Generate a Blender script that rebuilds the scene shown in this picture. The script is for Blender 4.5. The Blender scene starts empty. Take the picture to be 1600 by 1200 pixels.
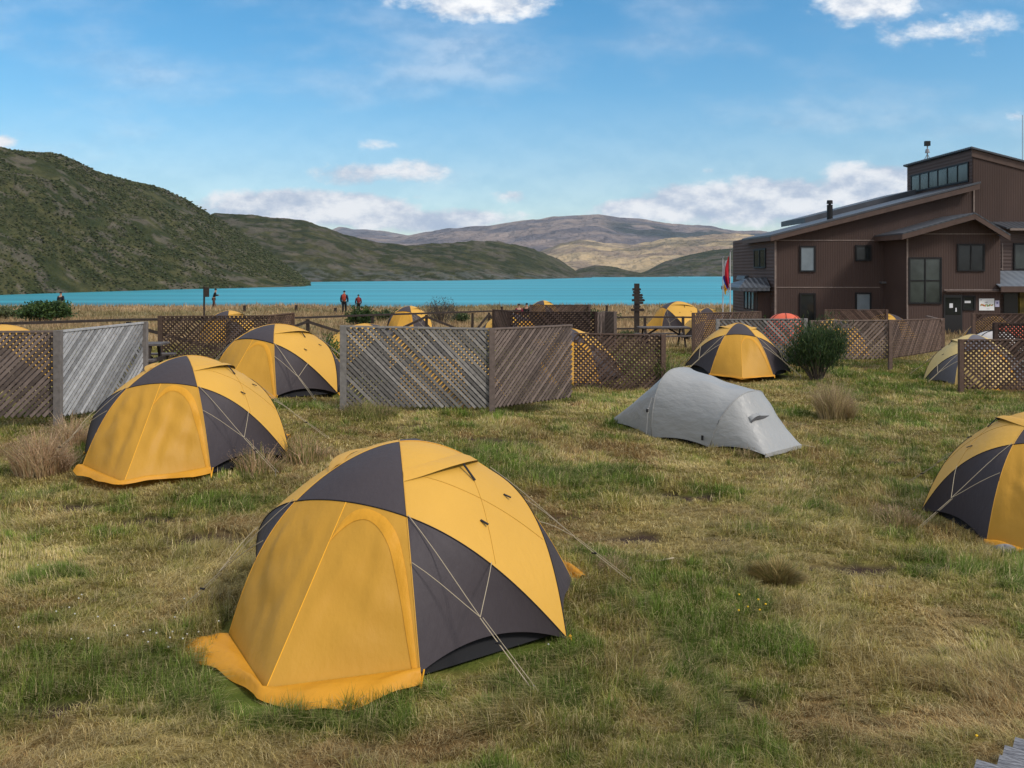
import bpy, math, random
import numpy as np
from math import sin, cos, pi, sqrt, radians as R
random.seed(7); rng = np.random.default_rng(11)
C = bpy.context.scene.collection
F, HC, YH = 1400.0, 2.45, 424.0          # focal length in photo pixels, eye height, horizon row

# ------------------------------------------------------------------ camera, sky, sun, exposure
cam = bpy.data.cameras.new('camera'); cam.sensor_width = 36; cam.lens = 36*F/1600
cam.shift_y = -(600-YH)/1600; cam.clip_end = 40000; cam.clip_start = .05
co = bpy.data.objects.new('camera', cam); C.objects.link(co)
co.location = (0, 0, HC); co.rotation_euler = (R(90), 0, 0); bpy.context.scene.camera = co
SUN_EL, SUN_AZ = 42, 125                 # azimuth clockwise from the view direction (+Y)
vs = bpy.context.scene.view_settings
vs.view_transform = 'Standard'; vs.look = 'None'; vs.gamma = 1; vs.exposure = 0.22
sl = bpy.data.lights.new('sun', 'SUN'); sl.energy = 2.3; sl.angle = R(11); sl.color = (1, .93, .84)
so = bpy.data.objects.new('sun', sl); C.objects.link(so)
so.rotation_euler = (R(90-SUN_EL), 0, R(180-SUN_AZ))

W = bpy.data.worlds.new('World'); bpy.context.scene.world = W; W.use_nodes = True
def world():
    nt = W.node_tree; N = nt.nodes; L = nt.links; N.clear()
    def n(t, **k):
        o = N.new(t)
        for a, b in k.items(): setattr(o, a, b)
        return o
    def mth(op, a, b=None, c=None, clamp=False):
        o = n('ShaderNodeMath', operation=op, use_clamp=clamp)
        for i, x in enumerate((a, b, c)):
            if x is None: continue
            if isinstance(x, (int, float)): o.inputs[i].default_value = x
            else: L.new(x, o.inputs[i])
        return o.outputs[0]
    sky = n('ShaderNodeTexSky', sky_type='NISHITA'); sky.sun_disc = False
    sky.sun_elevation = R(SUN_EL); sky.sun_rotation = R(SUN_AZ); sky.air_density = 1.0; sky.dust_density = .3; sky.ozone_density = 2.5
    hs = n('ShaderNodeHueSaturation'); hs.inputs['Saturation'].default_value = 1.42; hs.inputs['Hue'].default_value = .49; hs.inputs['Value'].default_value = 1.3
    L.new(sky.outputs[0], hs.inputs['Color'])
    tc = n('ShaderNodeTexCoord'); sp = n('ShaderNodeSeparateXYZ'); L.new(tc.outputs['Generated'], sp.inputs[0])
    y = mth('MAXIMUM', sp.outputs[1], .05)
    u = mth('DIVIDE', sp.outputs[0], y); v = mth('DIVIDE', sp.outputs[2], y)
    cb = n('ShaderNodeCombineXYZ'); L.new(u, cb.inputs[0]); L.new(v, cb.inputs[1])
    def noise(vec, scale, detail, sy=1, off=(0, 0, 0), rough=.55):
        mp = n('ShaderNodeMapping'); mp.inputs['Scale'].default_value = (1, sy, 1); mp.inputs['Location'].default_value = off
        L.new(vec, mp.inputs[0]); o = n('ShaderNodeTexNoise'); o.inputs['Scale'].default_value = scale
        o.inputs['Detail'].default_value = detail; o.inputs['Roughness'].default_value = rough
        L.new(mp.outputs[0], o.inputs['Vector']); return o.outputs[0]
    n1 = noise(cb.outputs[0], 13, 9, 1.7, rough=.62); n2 = noise(cb.outputs[0], 13, 9, 1.7, (0, -.022, 0), .62); n3 = noise(cb.outputs[0], 4, 5, 2.6, (3, 1, 0))
    # banks of cloud: photo column, row, half width, half height, density
    clouds = [(590, 270, 130, 24, .75), (575, 228, 50, 12, .5), (430, 324, 130, 30, 1.5), (560, 334, 120, 30, 1.3), (690, 344, 130, 24, 1.1),
              (800, 306, 60, 17, .45), (900, 312, 110, 12, .38), (1000, 328, 110, 20, 1.2), (1110, 318, 110, 36, 1.3), (1220, 314, 130, 42, 1.3), (1370, 298, 130, 42, 1.35), (1500, 300, 150, 40, 1.1),
              (740, -2, 125, 40, 1.0), (1340, 2, 110, 40, .9), (1490, 50, 110, 34, .62), (0, 222, 30, 14, .9), (1590, 182, 30, 12, .5), (1105, 267, 22, 7, .35), (650, 308, 40, 9, .4), (200, -60, 260, 40, .8)]
    tot = None
    for cx, cy, a, b, w in clouds:
        d = n('ShaderNodeVectorMath', operation='SUBTRACT'); L.new(cb.outputs[0], d.inputs[0]); d.inputs[1].default_value = ((cx-800)/F, (YH-cy)/F, 0)
        m = n('ShaderNodeVectorMath', operation='MULTIPLY'); L.new(d.outputs[0], m.inputs[0]); m.inputs[1].default_value = (F/a/1.35, F/b/1.35, 0)
        l = n('ShaderNodeVectorMath', operation='LENGTH'); L.new(m.outputs[0], l.inputs[0])
        k = mth('MULTIPLY', mth('SUBTRACT', 1.0, l.outputs['Value'], clamp=True), w)
        tot = k if tot is None else mth('MAXIMUM', tot, k)
    dens = mth('ADD', mth('MULTIPLY', tot, 1.5), mth('MULTIPLY', mth('SUBTRACT', n1, .5), 2.6))
    mask = n('ShaderNodeMapRange', interpolation_type='SMOOTHSTEP'); L.new(dens, mask.inputs[0]); mask.inputs[1].default_value = .2; mask.inputs[2].default_value = .98
    gate = n('ShaderNodeMapRange'); L.new(tot, gate.inputs[0]); gate.inputs[1].default_value = .0; gate.inputs[2].default_value = .2
    mk = mth('MULTIPLY', mask.outputs[0], gate.outputs[0])
    # thin high veil
    vl = n('ShaderNodeMapRange', interpolation_type='SMOOTHSTEP'); L.new(n3, vl.inputs[0]); vl.inputs[1].default_value = .42; vl.inputs[2].default_value = .8; vl.inputs[4].default_value = .38
    hz = n('ShaderNodeMapRange'); L.new(v, hz.inputs[0]); hz.inputs[1].default_value = .0; hz.inputs[2].default_value = .2; hz.inputs[3].default_value = .32; hz.inputs[4].default_value = 0
    mk = mth('MAXIMUM', mk, mth('MAXIMUM', vl.outputs[0], hz.outputs[0]))
    # unseen broken cloud deck overhead and behind, added to whiten and soften light
    n5 = noise(tc.outputs['Generated'], 2.2, 4)
    el = n('ShaderNodeMapRange', interpolation_type='SMOOTHSTEP'); L.new(sp.outputs[2], el.inputs[0]); el.inputs[1].default_value = .34; el.inputs[2].default_value = .62
    bk = n('ShaderNodeMapRange', interpolation_type='SMOOTHSTEP'); L.new(sp.outputs[1], bk.inputs[0]); bk.inputs[1].default_value = .35; bk.inputs[2].default_value = -.1
    deck = mth('MULTIPLY', mth('MAXIMUM', el.outputs[0], bk.outputs[0]), mth('ADD', mth('MULTIPLY', n5, .9), .45, clamp=True)); mk = mth('MAXIMUM', mk, mth('MINIMUM', deck, 1.0))
    # lit tops and grey undersides: density compared with the density a little higher up
    sh = n('ShaderNodeMapRange', interpolation_type='SMOOTHSTEP'); L.new(mth('SUBTRACT', n1, n2), sh.inputs[0]); sh.inputs[1].default_value = -.16; sh.inputs[2].default_value = .14
    cc = n('ShaderNodeMixRGB'); L.new(sh.outputs[0], cc.inputs[0]); cc.inputs[1].default_value = (4.3, 5.1, 6.4, 1); cc.inputs[2].default_value = (9.4, 9.4, 9.4, 1)
    mx = n('ShaderNodeMixRGB'); L.new(mk, mx.inputs[0]); L.new(hs.outputs[0], mx.inputs[1]); L.new(cc.outputs[0], mx.inputs[2])
    bg = n('ShaderNodeBackground'); L.new(mx.outputs[0], bg.inputs[0]); bg.inputs[1].default_value = .1
    o = n('ShaderNodeOutputWorld'); L.new(bg.outputs[0], o.inputs[0])
world()

# ------------------------------------------------------------------ helpers
def link(o): C.objects.link(o); return o
def tag(o, label=None, cat=None, group=None, kind=None):
    if label: o['label'] = label
    if cat: o['category'] = cat
    if group: o['group'] = group
    if kind: o['kind'] = kind
    return o
def empty(name, loc=(0, 0, 0), rz=0):
    o = bpy.data.objects.new(name, None); o.empty_display_size = .2; o.location = loc; o.rotation_euler = (0, 0, rz); return link(o)
def X(px, Y): return (px-800)*Y/F
def Z(py, Y): return HC-(py-YH)*Y/F
def mat(name, base, rough=.8, var=0, vscale=4, vstretch=(1, 1, 1), bump=0, bscale=40, bstretch=(1, 1, 1), attr=False, spec=.25, transl=0, metal=0, base2=None, wave=None, detail=6, bdist=.01, coat=0):
    m = bpy.data.materials.new(name); m.use_nodes = True; nt = m.node_tree; N = nt.nodes; L = nt.links
    b = N['Principled BSDF']; out = N['Material Output']
    b.inputs['Roughness'].default_value = rough; b.inputs['Specular IOR Level'].default_value = spec; b.inputs['Metallic'].default_value = metal
    b.inputs['Coat Weight'].default_value = coat
    tc = N.new('ShaderNodeTexCoord'); src = None
    def nz(scale, st, det=detail):
        mp = N.new('ShaderNodeMapping'); mp.inputs['Scale'].default_value = st; L.new(tc.outputs['Object'], mp.inputs[0])
        o = N.new('ShaderNodeTexNoise'); o.inputs['Scale'].default_value = scale; o.inputs['Detail'].default_value = det; L.new(mp.outputs[0], o.inputs['Vector']); return o.outputs[0]
    if base2 or var:
        c1 = tuple(x*(1-var) for x in base); c2 = base2 or tuple(min(1, x*(1+var)) for x in base)
        mr = N.new('ShaderNodeMapRange'); L.new(nz(vscale, vstretch), mr.inputs[0]); mr.inputs[1].default_value = .3; mr.inputs[2].default_value = .7
        mx = N.new('ShaderNodeMixRGB'); L.new(mr.outputs[0], mx.inputs[0]); mx.inputs[1].default_value = (*c1, 1); mx.inputs[2].default_value = (*c2, 1); src = mx.outputs[0]
    if attr:
        a = N.new('ShaderNodeAttribute'); a.attribute_name = 'Col'
        if src:
            mu = N.new('ShaderNodeMixRGB'); mu.blend_type = 'MULTIPLY'; mu.inputs[0].default_value = 1; L.new(src, mu.inputs[1]); L.new(a.outputs[0], mu.inputs[2]); src = mu.outputs[0]
        else: src = a.outputs[0]
    if src: L.new(src, b.inputs['Base Color'])
    else: b.inputs['Base Color'].default_value = (*base, 1)
    h = None
    if bump:
        h = nz(bscale, bstretch); bp = N.new('ShaderNodeBump'); bp.inputs['Strength'].default_value = bump; bp.inputs['Distance'].default_value = bdist
        L.new(h, bp.inputs['Height']); L.new(bp.outputs[0], b.inputs['Normal'])
    if wave:
        ax, sc, st = wave; wv = N.new('ShaderNodeTexWave'); wv.bands_direction = ax; wv.inputs['Scale'].default_value = sc
        L.new(tc.outputs['Object'], wv.inputs['Vector']); b2 = N.new('ShaderNodeBump'); b2.inputs['Strength'].default_value = st; b2.inputs['Distance'].default_value = .03
        L.new(wv.outputs['Fac'] if 'Fac' in wv.outputs else wv.outputs[1], b2.inputs['Height'])
        if h: L.new(bp.outputs[0], b2.inputs['Normal'])
        L.new(b2.outputs[0], b.inputs['Normal'])
    if transl:
        t = N.new('ShaderNodeBsdfTranslucent')
        if src: L.new(src, t.inputs[0])
        else: t.inputs[0].default_value = (*base, 1)
        ms = N.new('ShaderNodeMixShader'); ms.inputs[0].default_value = transl
        L.new(b.outputs[0], ms.inputs[1]); L.new(t.outputs[0], ms.inputs[2]); L.new(ms.outputs[0], out.inputs[0])
    return m

class MB:
    def __init__(s): s.v = []; s.f = []; s.c = []; s.cur = None
    def add(s, vs, fs, col=None):
        o = len(s.v); s.v += [tuple(p) for p in vs]; s.f += [tuple(i+o for i in f) for f in fs]
        c = col or s.cur
        s.c += [c or (1, 1, 1)]*len(vs); return s
    def box(s, a, b, col=None):
        x0, y0, z0 = a; x1, y1, z1 = b
        return s.add([(x0, y0, z0), (x1, y0, z0), (x1, y1, z0), (x0, y1, z0), (x0, y0, z1), (x1, y0, z1), (x1, y1, z1), (x0, y1, z1)],
                     [(0, 3, 2, 1), (4, 5, 6, 7), (0, 1, 5, 4), (1, 2, 6, 5), (2, 3, 7, 6), (3, 0, 4, 7)], col)
    def bar(s, p, q, w, t, up=(0, 0, 1), col=None):        # box from p to q, w across, t along 'up'
        p = np.array(p, float); q = np.array(q, float); d = q-p; d /= np.linalg.norm(d)+1e-9
        u = np.array(up, float); u = u-d*np.dot(u, d)
        if np.linalg.norm(u) < 1e-4: u = np.array((1, 0, 0.)); u = u-d*np.dot(u, d)
        u /= np.linalg.norm(u); r = np.cross(d, u); r *= w/2; u *= t/2
        return s.add([p-r-u, p+r-u, p+r+u, p-r+u, q-r-u, q+r-u, q+r+u, q-r+u], [(0, 3, 2, 1), (4, 5, 6, 7), (0, 1, 5, 4), (1, 2, 6, 5), (2, 3, 7, 6), (3, 0, 4, 7)], col)
    def tube(s, pts, r, n=6, col=None, r2=None):
        pts = [np.array(p, float) for p in pts]; m = len(pts); vs = []
        for i, p in enumerate(pts):
            d = pts[min(i+1, m-1)]-pts[max(i-1, 0)]; d /= np.linalg.norm(d)+1e-9
            a = np.array((0, 0, 1.)) if abs(d[2]) < .9 else np.array((1., 0, 0)); a = np.cross(d, a); a /= np.linalg.norm(a); b = np.cross(d, a)
            rr = r if r2 is None else r+(r2-r)*i/(m-1)
            vs += [p+rr*(cos(2*pi*k/n)*a+sin(2*pi*k/n)*b) for k in range(n)]
        fs = [(i*n+k, i*n+(k+1) % n, (i+1)*n+(k+1) % n, (i+1)*n+k) for i in range(m-1) for k in range(n)]
        fs += [tuple(range(n))[::-1], tuple((m-1)*n+k for k in range(n))]
        return s.add(vs, fs, col)
    def prism(s, poly, y0, y1, col=None):                  # polygon of (x,z) extruded along y
        n = len(poly); vs = [(x, y0, z) for x, z in poly]+[(x, y1, z) for x, z in poly]
        return s.add(vs, [tuple(range(n)), tuple(range(2*n-1, n-1, -1))]+[(i, i+n, (i+1) % n+n, (i+1) % n) for i in range(n)], col)
    def grid(s, P, col=None):                              # P[i][j] points
        n, m = len(P), len(P[0]); vs = [p for r in P for p in r]
        return s.add(vs, [(i*m+j, i*m+j+1, (i+1)*m+j+1, (i+1)*m+j) for i in range(n-1) for j in range(m-1)], col)
    def build(s, name, m, parent=None, smooth=False, recalc=False):
        me = bpy.data.meshes.new(name); me.from_pydata([tuple(map(float, p)) for p in s.v], [], s.f)
        me.materials.append(m)
        ca = me.color_attributes.new('Col', 'FLOAT_COLOR', 'POINT'); ca.data.foreach_set('color', np.array([(*c, 1) for c in s.c], np.float32).ravel())
        if smooth: me.polygons.foreach_set('use_smooth', [True]*len(me.polygons))
        me.update(); o = bpy.data.objects.new(name, me); link(o)
        if parent: o.parent = parent
        return o
def big_mesh(name, v, faces_flat, sizes, m, col=None, smooth=False):
    me = bpy.data.meshes.new(name); me.vertices.add(len(v)); me.vertices.foreach_set('co', v.astype(np.float32).ravel())
    me.loops.add(len(faces_flat)); me.loops.foreach_set('vertex_index', faces_flat.astype(np.int32))
    st = np.concatenate(([0], np.cumsum(sizes)[:-1])).astype(np.int32); me.polygons.add(len(sizes)); me.polygons.foreach_set('loop_start', st)
    if smooth: me.polygons.foreach_set('use_smooth', np.ones(len(sizes), bool))
    me.update(calc_edges=True); me.materials.append(m)
    if col is not None:
        ca = me.color_attributes.new('Col', 'FLOAT_COLOR', 'POINT'); ca.data.foreach_set('color', np.concatenate([col, np.ones((len(col), 1))], 1).astype(np.float32).ravel())
    return link(bpy.data.objects.new(name, me))
# numpy value noise
_T = np.random.default_rng(5).random((256, 256))
def vnoise(x, y):
    xi = np.floor(x).astype(int); yi = np.floor(y).astype(int); fx = x-xi; fy = y-yi; fx = fx*fx*(3-2*fx); fy = fy*fy*(3-2*fy)
    a = _T[xi & 255, yi & 255]; b = _T[(xi+1) & 255, yi & 255]; c = _T[xi & 255, (yi+1) & 255]; d = _T[(xi+1) & 255, (yi+1) & 255]
    return (a*(1-fx)+b*fx)*(1-fy)+(c*(1-fx)+d*fx)*fy
def fbm(x, y, s, o=4, seed=0):
    x = np.asarray(x, float)*s+seed*17.3; y = np.asarray(y, float)*s+seed*9.1; t = 0; a = .5; n = 0
    for k in range(o): t = t+a*vnoise(x, y); n += a; a *= .5; x = x*2.03+5.1; y = y*2.03+1.7
    return t/n
def sm(x, a, b): t = np.clip((x-a)/(b-a), 0, 1); return t*t*(3-2*t)

# ------------------------------------------------------------------ ground height
_gy = [-9e9, 0, 8, 15, 22, 30, 40, 50, 62, 84, 90, 108, 200, 9e9]
_gz = [-.15, -.15, -.14, -.05, -.18, -.35, -.55, -.72, -.8, -.84, -1.3, -9.4, -13, -13]
_S = np.array([(-.85, 6.83, -.11), (-4.1, 11.3, .13), (-4.43, 16.9, .2), (5.84, 23.2, -.15), (5.9, 9.8, -.34), (12.1, 23.4, -.53), (3, 13.5, -.10), (0, 3, -.15),
               (-6.6, 13.6, .13), (-2, 15.6, .06), (2.5, 20.3, -.3), (-9, 25.5, -.1), (2, 32, -.35), (22, 47, -.9), (12, 40, -.75), (-10, 40, -.5), (2.8, 5, -.25), (-4, 6, 0), (7, 16, -.3), (12, 35, -.6), (-12.7, 22.3, 0)])
def _q(x, y): yy = np.clip(y, 0, 95)+6; return np.stack([np.asarray(x)/yy*3, np.log(yy)*2.2], -1)
_K = lambda a, b: np.exp(-((a[..., None, :]-b)**2).sum(-1)/(2*.5**2))
_qs = _q(_S[:, 0], _S[:, 1]); _w = np.linalg.solve(_K(_qs, _qs)+.12*np.eye(len(_S)), _S[:, 2]-np.interp(_S[:, 1], _gy, _gz))
def g0(x, y):
    x = np.asarray(x, float); y = np.asarray(y, float)
    return np.interp(y, _gy, _gz)+_K(_q(x, y), _qs)@_w
def gz(x, y):
    x = np.asarray(x, float); y = np.asarray(y, float)
    b = (fbm(x, y, .55, 3, 1)-.5)*.10+(fbm(x, y, 2.2, 3, 2)-.5)*.05
    far = sm(y, 30, 60)*(1-sm(y, 84, 92))*(fbm(x, y, .09, 4, 3)-.5)*.5
    return g0(x, y)+b*(1-sm(y, 90, 110))+far
def G(x, y): return float(gz(np.array([x]), np.array([y]))[0])
def gp(px, py):                          # the ground seen at a photo pixel
    Y = HC*F/(py-YH)
    for _ in range(30): Y = .5*Y+.5*(HC-float(g0(np.array([X(px, Y)]), np.array([Y]))[0]))*F/(py-YH)
    return X(px, Y), Y

# ------------------------------------------------------------------ ground colour and growth fields (metres on the ground)
PG = [(330, 1105, .72, .34, 1.3), (560, 1125, .5, .25, .9), (640, 1090, .3, .25, .8), (1205, 1010, .42, .3, 1.15), (1080, 960, .5, .3, .45), (930, 985, .5, .35, .45), (830, 1010, .4, .25, .6), (935, 875, .3, .3, .7),
      (900, 742, 1.25, .8, 1.1), (1000, 770, .9, .4, .6), (100, 903, .35, .2, .8), (60, 970, .3, .15, 1.0), (200, 845, .35, .2, .7), (320, 780, .4, .3, .5), (1520, 895, .6, .4, .7), (1400, 770, .8, .7, .55), (1500, 700, 1.5, .8, .4),
      (1350, 585, 2.2, 1.0, .6), (1250, 650, .8, .4, .5), (700, 650, 2.2, .5, .5), (600, 660, 1.2, .4, .5), (470, 640, 1.3, .5, .5), (380, 660, 1, .4, .4), (1000, 560, 2, 2, .45), (1040, 620, 1, .8, .5), (1060, 880, .5, .3, .4), (60, 650, 1.2, .4, .6), (240, 1010, .5, .2, .35), (1500, 610, 2.5, .7, .5), (1000, 540, 3, 1.5, .4)]
PS = [(100, 798, .28, .12), (330, 838, .3, .13), (275, 848, .2, .1), (240, 812, .2, .1), (180, 820, .2, .08), (985, 838, .22, .14), (1122, 836, .15, .07), (1350, 886, .28, .1), (1450, 886, .28, .09), (1400, 718, .32, .14), (1345, 717, .2, .1), (1380, 745, .5, .16), (1235, 660, .45, .22), (65, 1095, .26, .08), (790, 690, .5, .2),
      (1085, 776, .22, .12), (1050, 772, .14, .1), (1110, 898, .16, .07), (830, 690, .3, .12), (1150, 1100, .12, .07), (1420, 545, .8, .3), (880, 805, .2, .07), (1260, 880, .2, .06), (640, 665, .3, .1)]
PD = [(1310, 1040, .42, .3, 1), (1280, 1130, .5, .2, .7), (930, 830, .7, .35, .8), (1150, 860, 1.2, .4, .7), (1250, 740, 1.5, .6, .6), (560, 720, .9, .5, .5), (150, 880, .8, .4, .3), (300, 1180, .8, .2, .8), (700, 1170, .6, .2, .7), (1100, 800, 1.2, .4, .5), (1500, 1000, .8, .3, .5), (250, 920, .5, .3, .5)]
def _pts(L): return [(*gp(a[0], a[1]), *a[2:]) for a in L]
PGw, PSw, PDw = _pts(PG), _pts(PS), _pts(PD)
def fields(x, y):
    wx = x+(fbm(x, y, 2.6, 3, 7)-.5)*.7; wy = y+(fbm(x, y, 2.6, 3, 8)-.5)*.5
    g = (fbm(x, y, .45, 3, 4)-.5)*1.1+(fbm(x, y, 1.9, 3, 5)-.5)*1.6+(fbm(x, y, 7, 2, 6)-.5)*1.1+.47
    for a, b, rx, ry, s in PGw: g = g+s*.72*np.exp(-(((wx-a)/rx)**2+((wy-b)/ry)**2)*1.1)
    for a, b, rx, ry, s in PDw: g = g-s*.8*np.exp(-(((wx-a)/rx)**2+((wy-b)/ry)**2)*.9)
    g = g*(1-sm(y, 27, 38))-.05*sm(y, 27, 38)
    s_ = np.zeros_like(x)
    for a, b, rx, ry in PSw: s_ = np.maximum(s_, sm(np.exp(-(((x*.6+wx*.4-a)/rx/1.2)**2+((y*.6+wy*.4-b)/ry/1.3)**2)*.8)+(fbm(x, y, 6, 3, 15)-.5)*1.0, .36, .60))
    br = fbm(x, y, 5.5, 3, 9); s_ = np.maximum(s_, sm(br, .74, .80)*.6*(1-sm(y, 25, 35)))
    r = fbm(x, y, .9, 3, 12)             # reddish-brown against pale straw
    return np.clip(g, 0, 1), np.clip(s_, 0, 1), r
STRAW = np.array((.46, .355, .13)); PALE = np.array((.58, .475, .25)); RUST = np.array((.35, .225, .09)); GREEN = np.array((.20, .235, .045)); LUSH = np.array((.085, .185, .02)); OLIVE = np.array((.33, .30, .075)); SOIL = np.array((.055, .035, .027))
def grass_col(g, r, lush, rnd=None):
    r = sm(r, .36, .64)[:, None]; dry = STRAW*(1-r)+RUST*r
    g_ = g[:, None]; a = np.clip(g_*2, 0, 1); b = np.clip(g_*2-1, 0, 1)
    c = dry*(1-a)+OLIVE*a; c = c*(1-b)+GREEN*b; l = lush[:, None]; return c*(1-l)+LUSH*l
M_ground = mat('ground_soil_grass', (1, 1, 1), .95, var=.35, vscale=9, attr=True, bump=.7, bscale=30, bdist=.03, spec=.1)
def axis(a, b, fine, hi, growth):
    t = list(np.arange(a, b, fine)); s = fine
    while t[-1] < hi: s *= growth; t.append(t[-1]+s)
    return t
def ground():
    ys = np.array(sorted(set([-v for v in axis(0, 1, .4, 9000, 1.5)[1:]]+list(axis(0, 30, .09, 9000, 1.04)))))
    xp = axis(0, 8, .1, 9000, 1.05); xs = np.array([-v for v in xp[:0:-1]]+xp)
    XX, YY = np.meshgrid(xs, ys); x = XX.ravel(); y = YY.ravel(); z = gz(x, y)
    g, s_, r = fields(x, y); z = z-s_*.035
    col = grass_col(g, r, np.clip(g*1.4-1, 0, 1)*.6)*.55
    far = sm(y, 30, 42)[:, None]; ff = fbm(x, y, .35, 4, 20)[:, None]; fcol = np.array((.36, .25, .13))*(.62+.7*ff); gr = sm(fbm(x, y*3, .12, 3, 22), .52, .66)[:, None]
    col = col*(1-far)+(fcol*(1-gr*.6)+np.array((.13, .13, .05))*gr*.6)*far
    s1 = s_[:, None]; col = col*(1-s1)+SOIL*s1
    n, m = XX.shape; I = np.arange(n*m).reshape(n, m); q = np.stack([I[:-1, :-1], I[:-1, 1:], I[1:, 1:], I[1:, :-1]], -1).reshape(-1)
    o = big_mesh('ground', np.stack([x, y, z], 1), q, np.full((n-1)*(m-1), 4), M_ground, col, True); tag(o, kind='structure')
ground()

# ------------------------------------------------------------------ lake
M_lake = mat('glacial_water', (.024, .265, .325), .42, var=.38, vscale=.006, vstretch=(.35, 5, 1), detail=9, bump=.5, bscale=.6, bstretch=(.5, 1.6, 1), spec=.25, bdist=.25)
LZ = -8.0
lk = MB(); lk.add([(-9000, 96, LZ), (9000, 96, LZ), (9000, 9000, LZ), (-9000, 9000, LZ)], [(0, 1, 2, 3)]); tag(lk.build('lake', M_lake), kind='structure')

# ------------------------------------------------------------------ hills and mountains
def interp_pts(P, t):
    P = sorted(P); return np.interp(t, [p[0] for p in P], [p[1] for p in P])
def hill(name, sil, base, kr, mfun, m, nx=260, nt=90, rough=.05, Yw=None, Yr=None, p=1.0, nscale=1., seed=0):
    px = np.linspace(sil[0][0], sil[-1][0], nx); s = interp_pts(sil, px)
    Yb = np.full(nx, float(Yw)) if Yw else (HC-LZ)*F/(interp_pts(base, px)-YH)
    Yt = np.full(nx, float(Yr)) if Yr else Yb*kr
    t = np.concatenate([np.linspace(0, 1, nt), np.linspace(1.03, 1.6, 14)])[:, None]
    Yg = Yb+(Yt-Yb)*t; Xg = (px-800)*Yg/F; zr = HC+(YH-s)*Yt/F; zb = LZ-.6
    tt = np.minimum(t, 1); prof = tt**p
    zz = zb+(zr-zb)*prof; zz = np.where(t > 1, zb+(zr-zb)*np.clip(1-((t-1)/.6)**2*1.4, -.2, 1), zz)
    hgt = np.maximum(zr-zb, 1); sc = nscale/np.mean(Yt)*6
    nn = (fbm(Xg, Yg, sc, 5, seed+30)-.5)*2; rd = 1-np.abs(fbm(Xg, Yg, sc*2.4, 5, seed+40)-.5)*4; n3 = (fbm(Xg, Yg, sc*13, 4, seed+50)-.5)*2
    env = np.clip(tt*5, 0, 1)*(1-np.clip((tt-.55)/.45, 0, 1)*.85)
    zz = zz+hgt*rough*(nn*1.6+rd*.9)*env+np.mean(Yt)*rough*.022*n3*np.clip(tt*8, 0, 1)
    x, y, z = Xg.ravel(), Yg.ravel(), zz.ravel(); hh = ((zz-zb)/hgt).ravel()
    n_, m_ = zz.shape; I = np.arange(n_*m_).reshape(n_, m_); q = np.stack([I[:-1, :-1], I[:-1, 1:], I[1:, 1:], I[1:, :-1]], -1).reshape(-1)
    col = mfun(x, y, hh, sc, np.repeat(px[None], n_, 0).ravel(), (rd.ravel()))
    o = big_mesh(name, np.stack([x, y, z], 1), q, np.full((n_-1)*(m_-1), 4), m, col, True); tag(o, kind='structure'); return x, y, z, px, zz
def mixc(a, b, t): t = t[:, None]; return np.array(a)*(1-t)+np.array(b)*t
def scrub(x, y, h, sc, px, rd):
    a = sm(fbm(x, y, sc*9, 4, 61), .38, .62); b = sm(fbm(x, y, sc*26, 4, 62), .4, .62); d = sm(fbm(x, y, sc*4, 4, 64), .5, .62)
    c = mixc((.050, .057, .022), (.098, .094, .040), a); c = c*(1-.55*b[:, None])+np.array((.030, .042, .018))*.55*b[:, None]
    rk = sm(fbm(x, y, sc*13, 4, 63)+d*.12, .6, .68); return c*(1-rk[:, None]*.55)+np.array((.17, .14, .115))*rk[:, None]*.55
def scrub_mid(x, y, h, sc, px, rd):
    c = scrub(x, y, h, sc, px, rd)*.95; low = (1-sm(h, .05, .35))*sm(fbm(x, y, sc*30, 3, 70), .45, .6)
    return c*(1-low[:, None]*.5)+np.array((.2, .2, .19))*low[:, None]*.5
def tan_cloud_shade(x, y, h, sc, px, rd):
    a = sm(fbm(x, y, sc*5, 5, 71), .4, .62); c = mixc((.58, .43, .25), (.36, .27, .19), a); sh = sm(fbm(x, y, sc*1.8, 4, 75), .52, .62)  # bright sunlit tan and patches of cloud shadow, both painted into the colour
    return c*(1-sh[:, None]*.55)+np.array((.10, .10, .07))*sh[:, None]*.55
def rocky(x, y, h, sc, px, rd):
    a = sm(fbm(x, y, sc*5, 5, 81), .35, .65); c = mixc((.34, .265, .23), (.17, .15, .16), a); f = sm(px, 920, 980)*sm(h, .5, .62)*(1-sm(h, .80, .95))*sm(fbm(x, y, sc*3, 4, 82), .36, .46)
    c = c*(1-f[:, None]*.85)+np.array((.03, .05, .045))*f[:, None]*.85  # dark forest-toned patch stands in for cloud shadow, painted into the colour
    return c
def M_h(n, s, b=1.0): return mat(n, (1, 1, 1), .95, var=.3, vscale=s, attr=True, bump=b, bscale=s*1.7, bdist=.9/s, spec=.05)
m1 = M_h('hill_scrub', .14, .8)
hill('far_blue_ridge', [(380, 424), (480, 372), (530, 355), (560, 359), (600, 362), (640, 369), (680, 380), (760, 424)], None, 0, rocky, M_h('far_rock', .004), Yw=8000, Yr=9500, nx=120, nt=30, seed=9)
hill('far_mountain', [(420, 424), (560, 366), (620, 372), (660, 364), (700, 357), (760, 353), (800, 346), (850, 341), (880, 337), (905, 338), (935, 335), (965, 341), (1010, 345), (1050, 351), (1100, 352), (1150, 361), (1200, 362), (1300, 372), (1500, 380), (1700, 424)], None, 0, rocky, M_h('mountain_rock', .006), Yw=3900, Yr=6800, nx=420, nt=130, rough=.075, seed=2)
hill('tan_foothill', [(780, 430), (830, 398), (870, 383), (905, 374), (940, 380), (985, 384), (1040, 374), (1090, 371), (1150, 365), (1200, 372), (1300, 385), (1500, 430)], None, 0, tan_cloud_shade, M_h('dry_hill', .01), Yw=2600, Yr=4300, nx=300, nt=90, rough=.11, seed=3)
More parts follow.
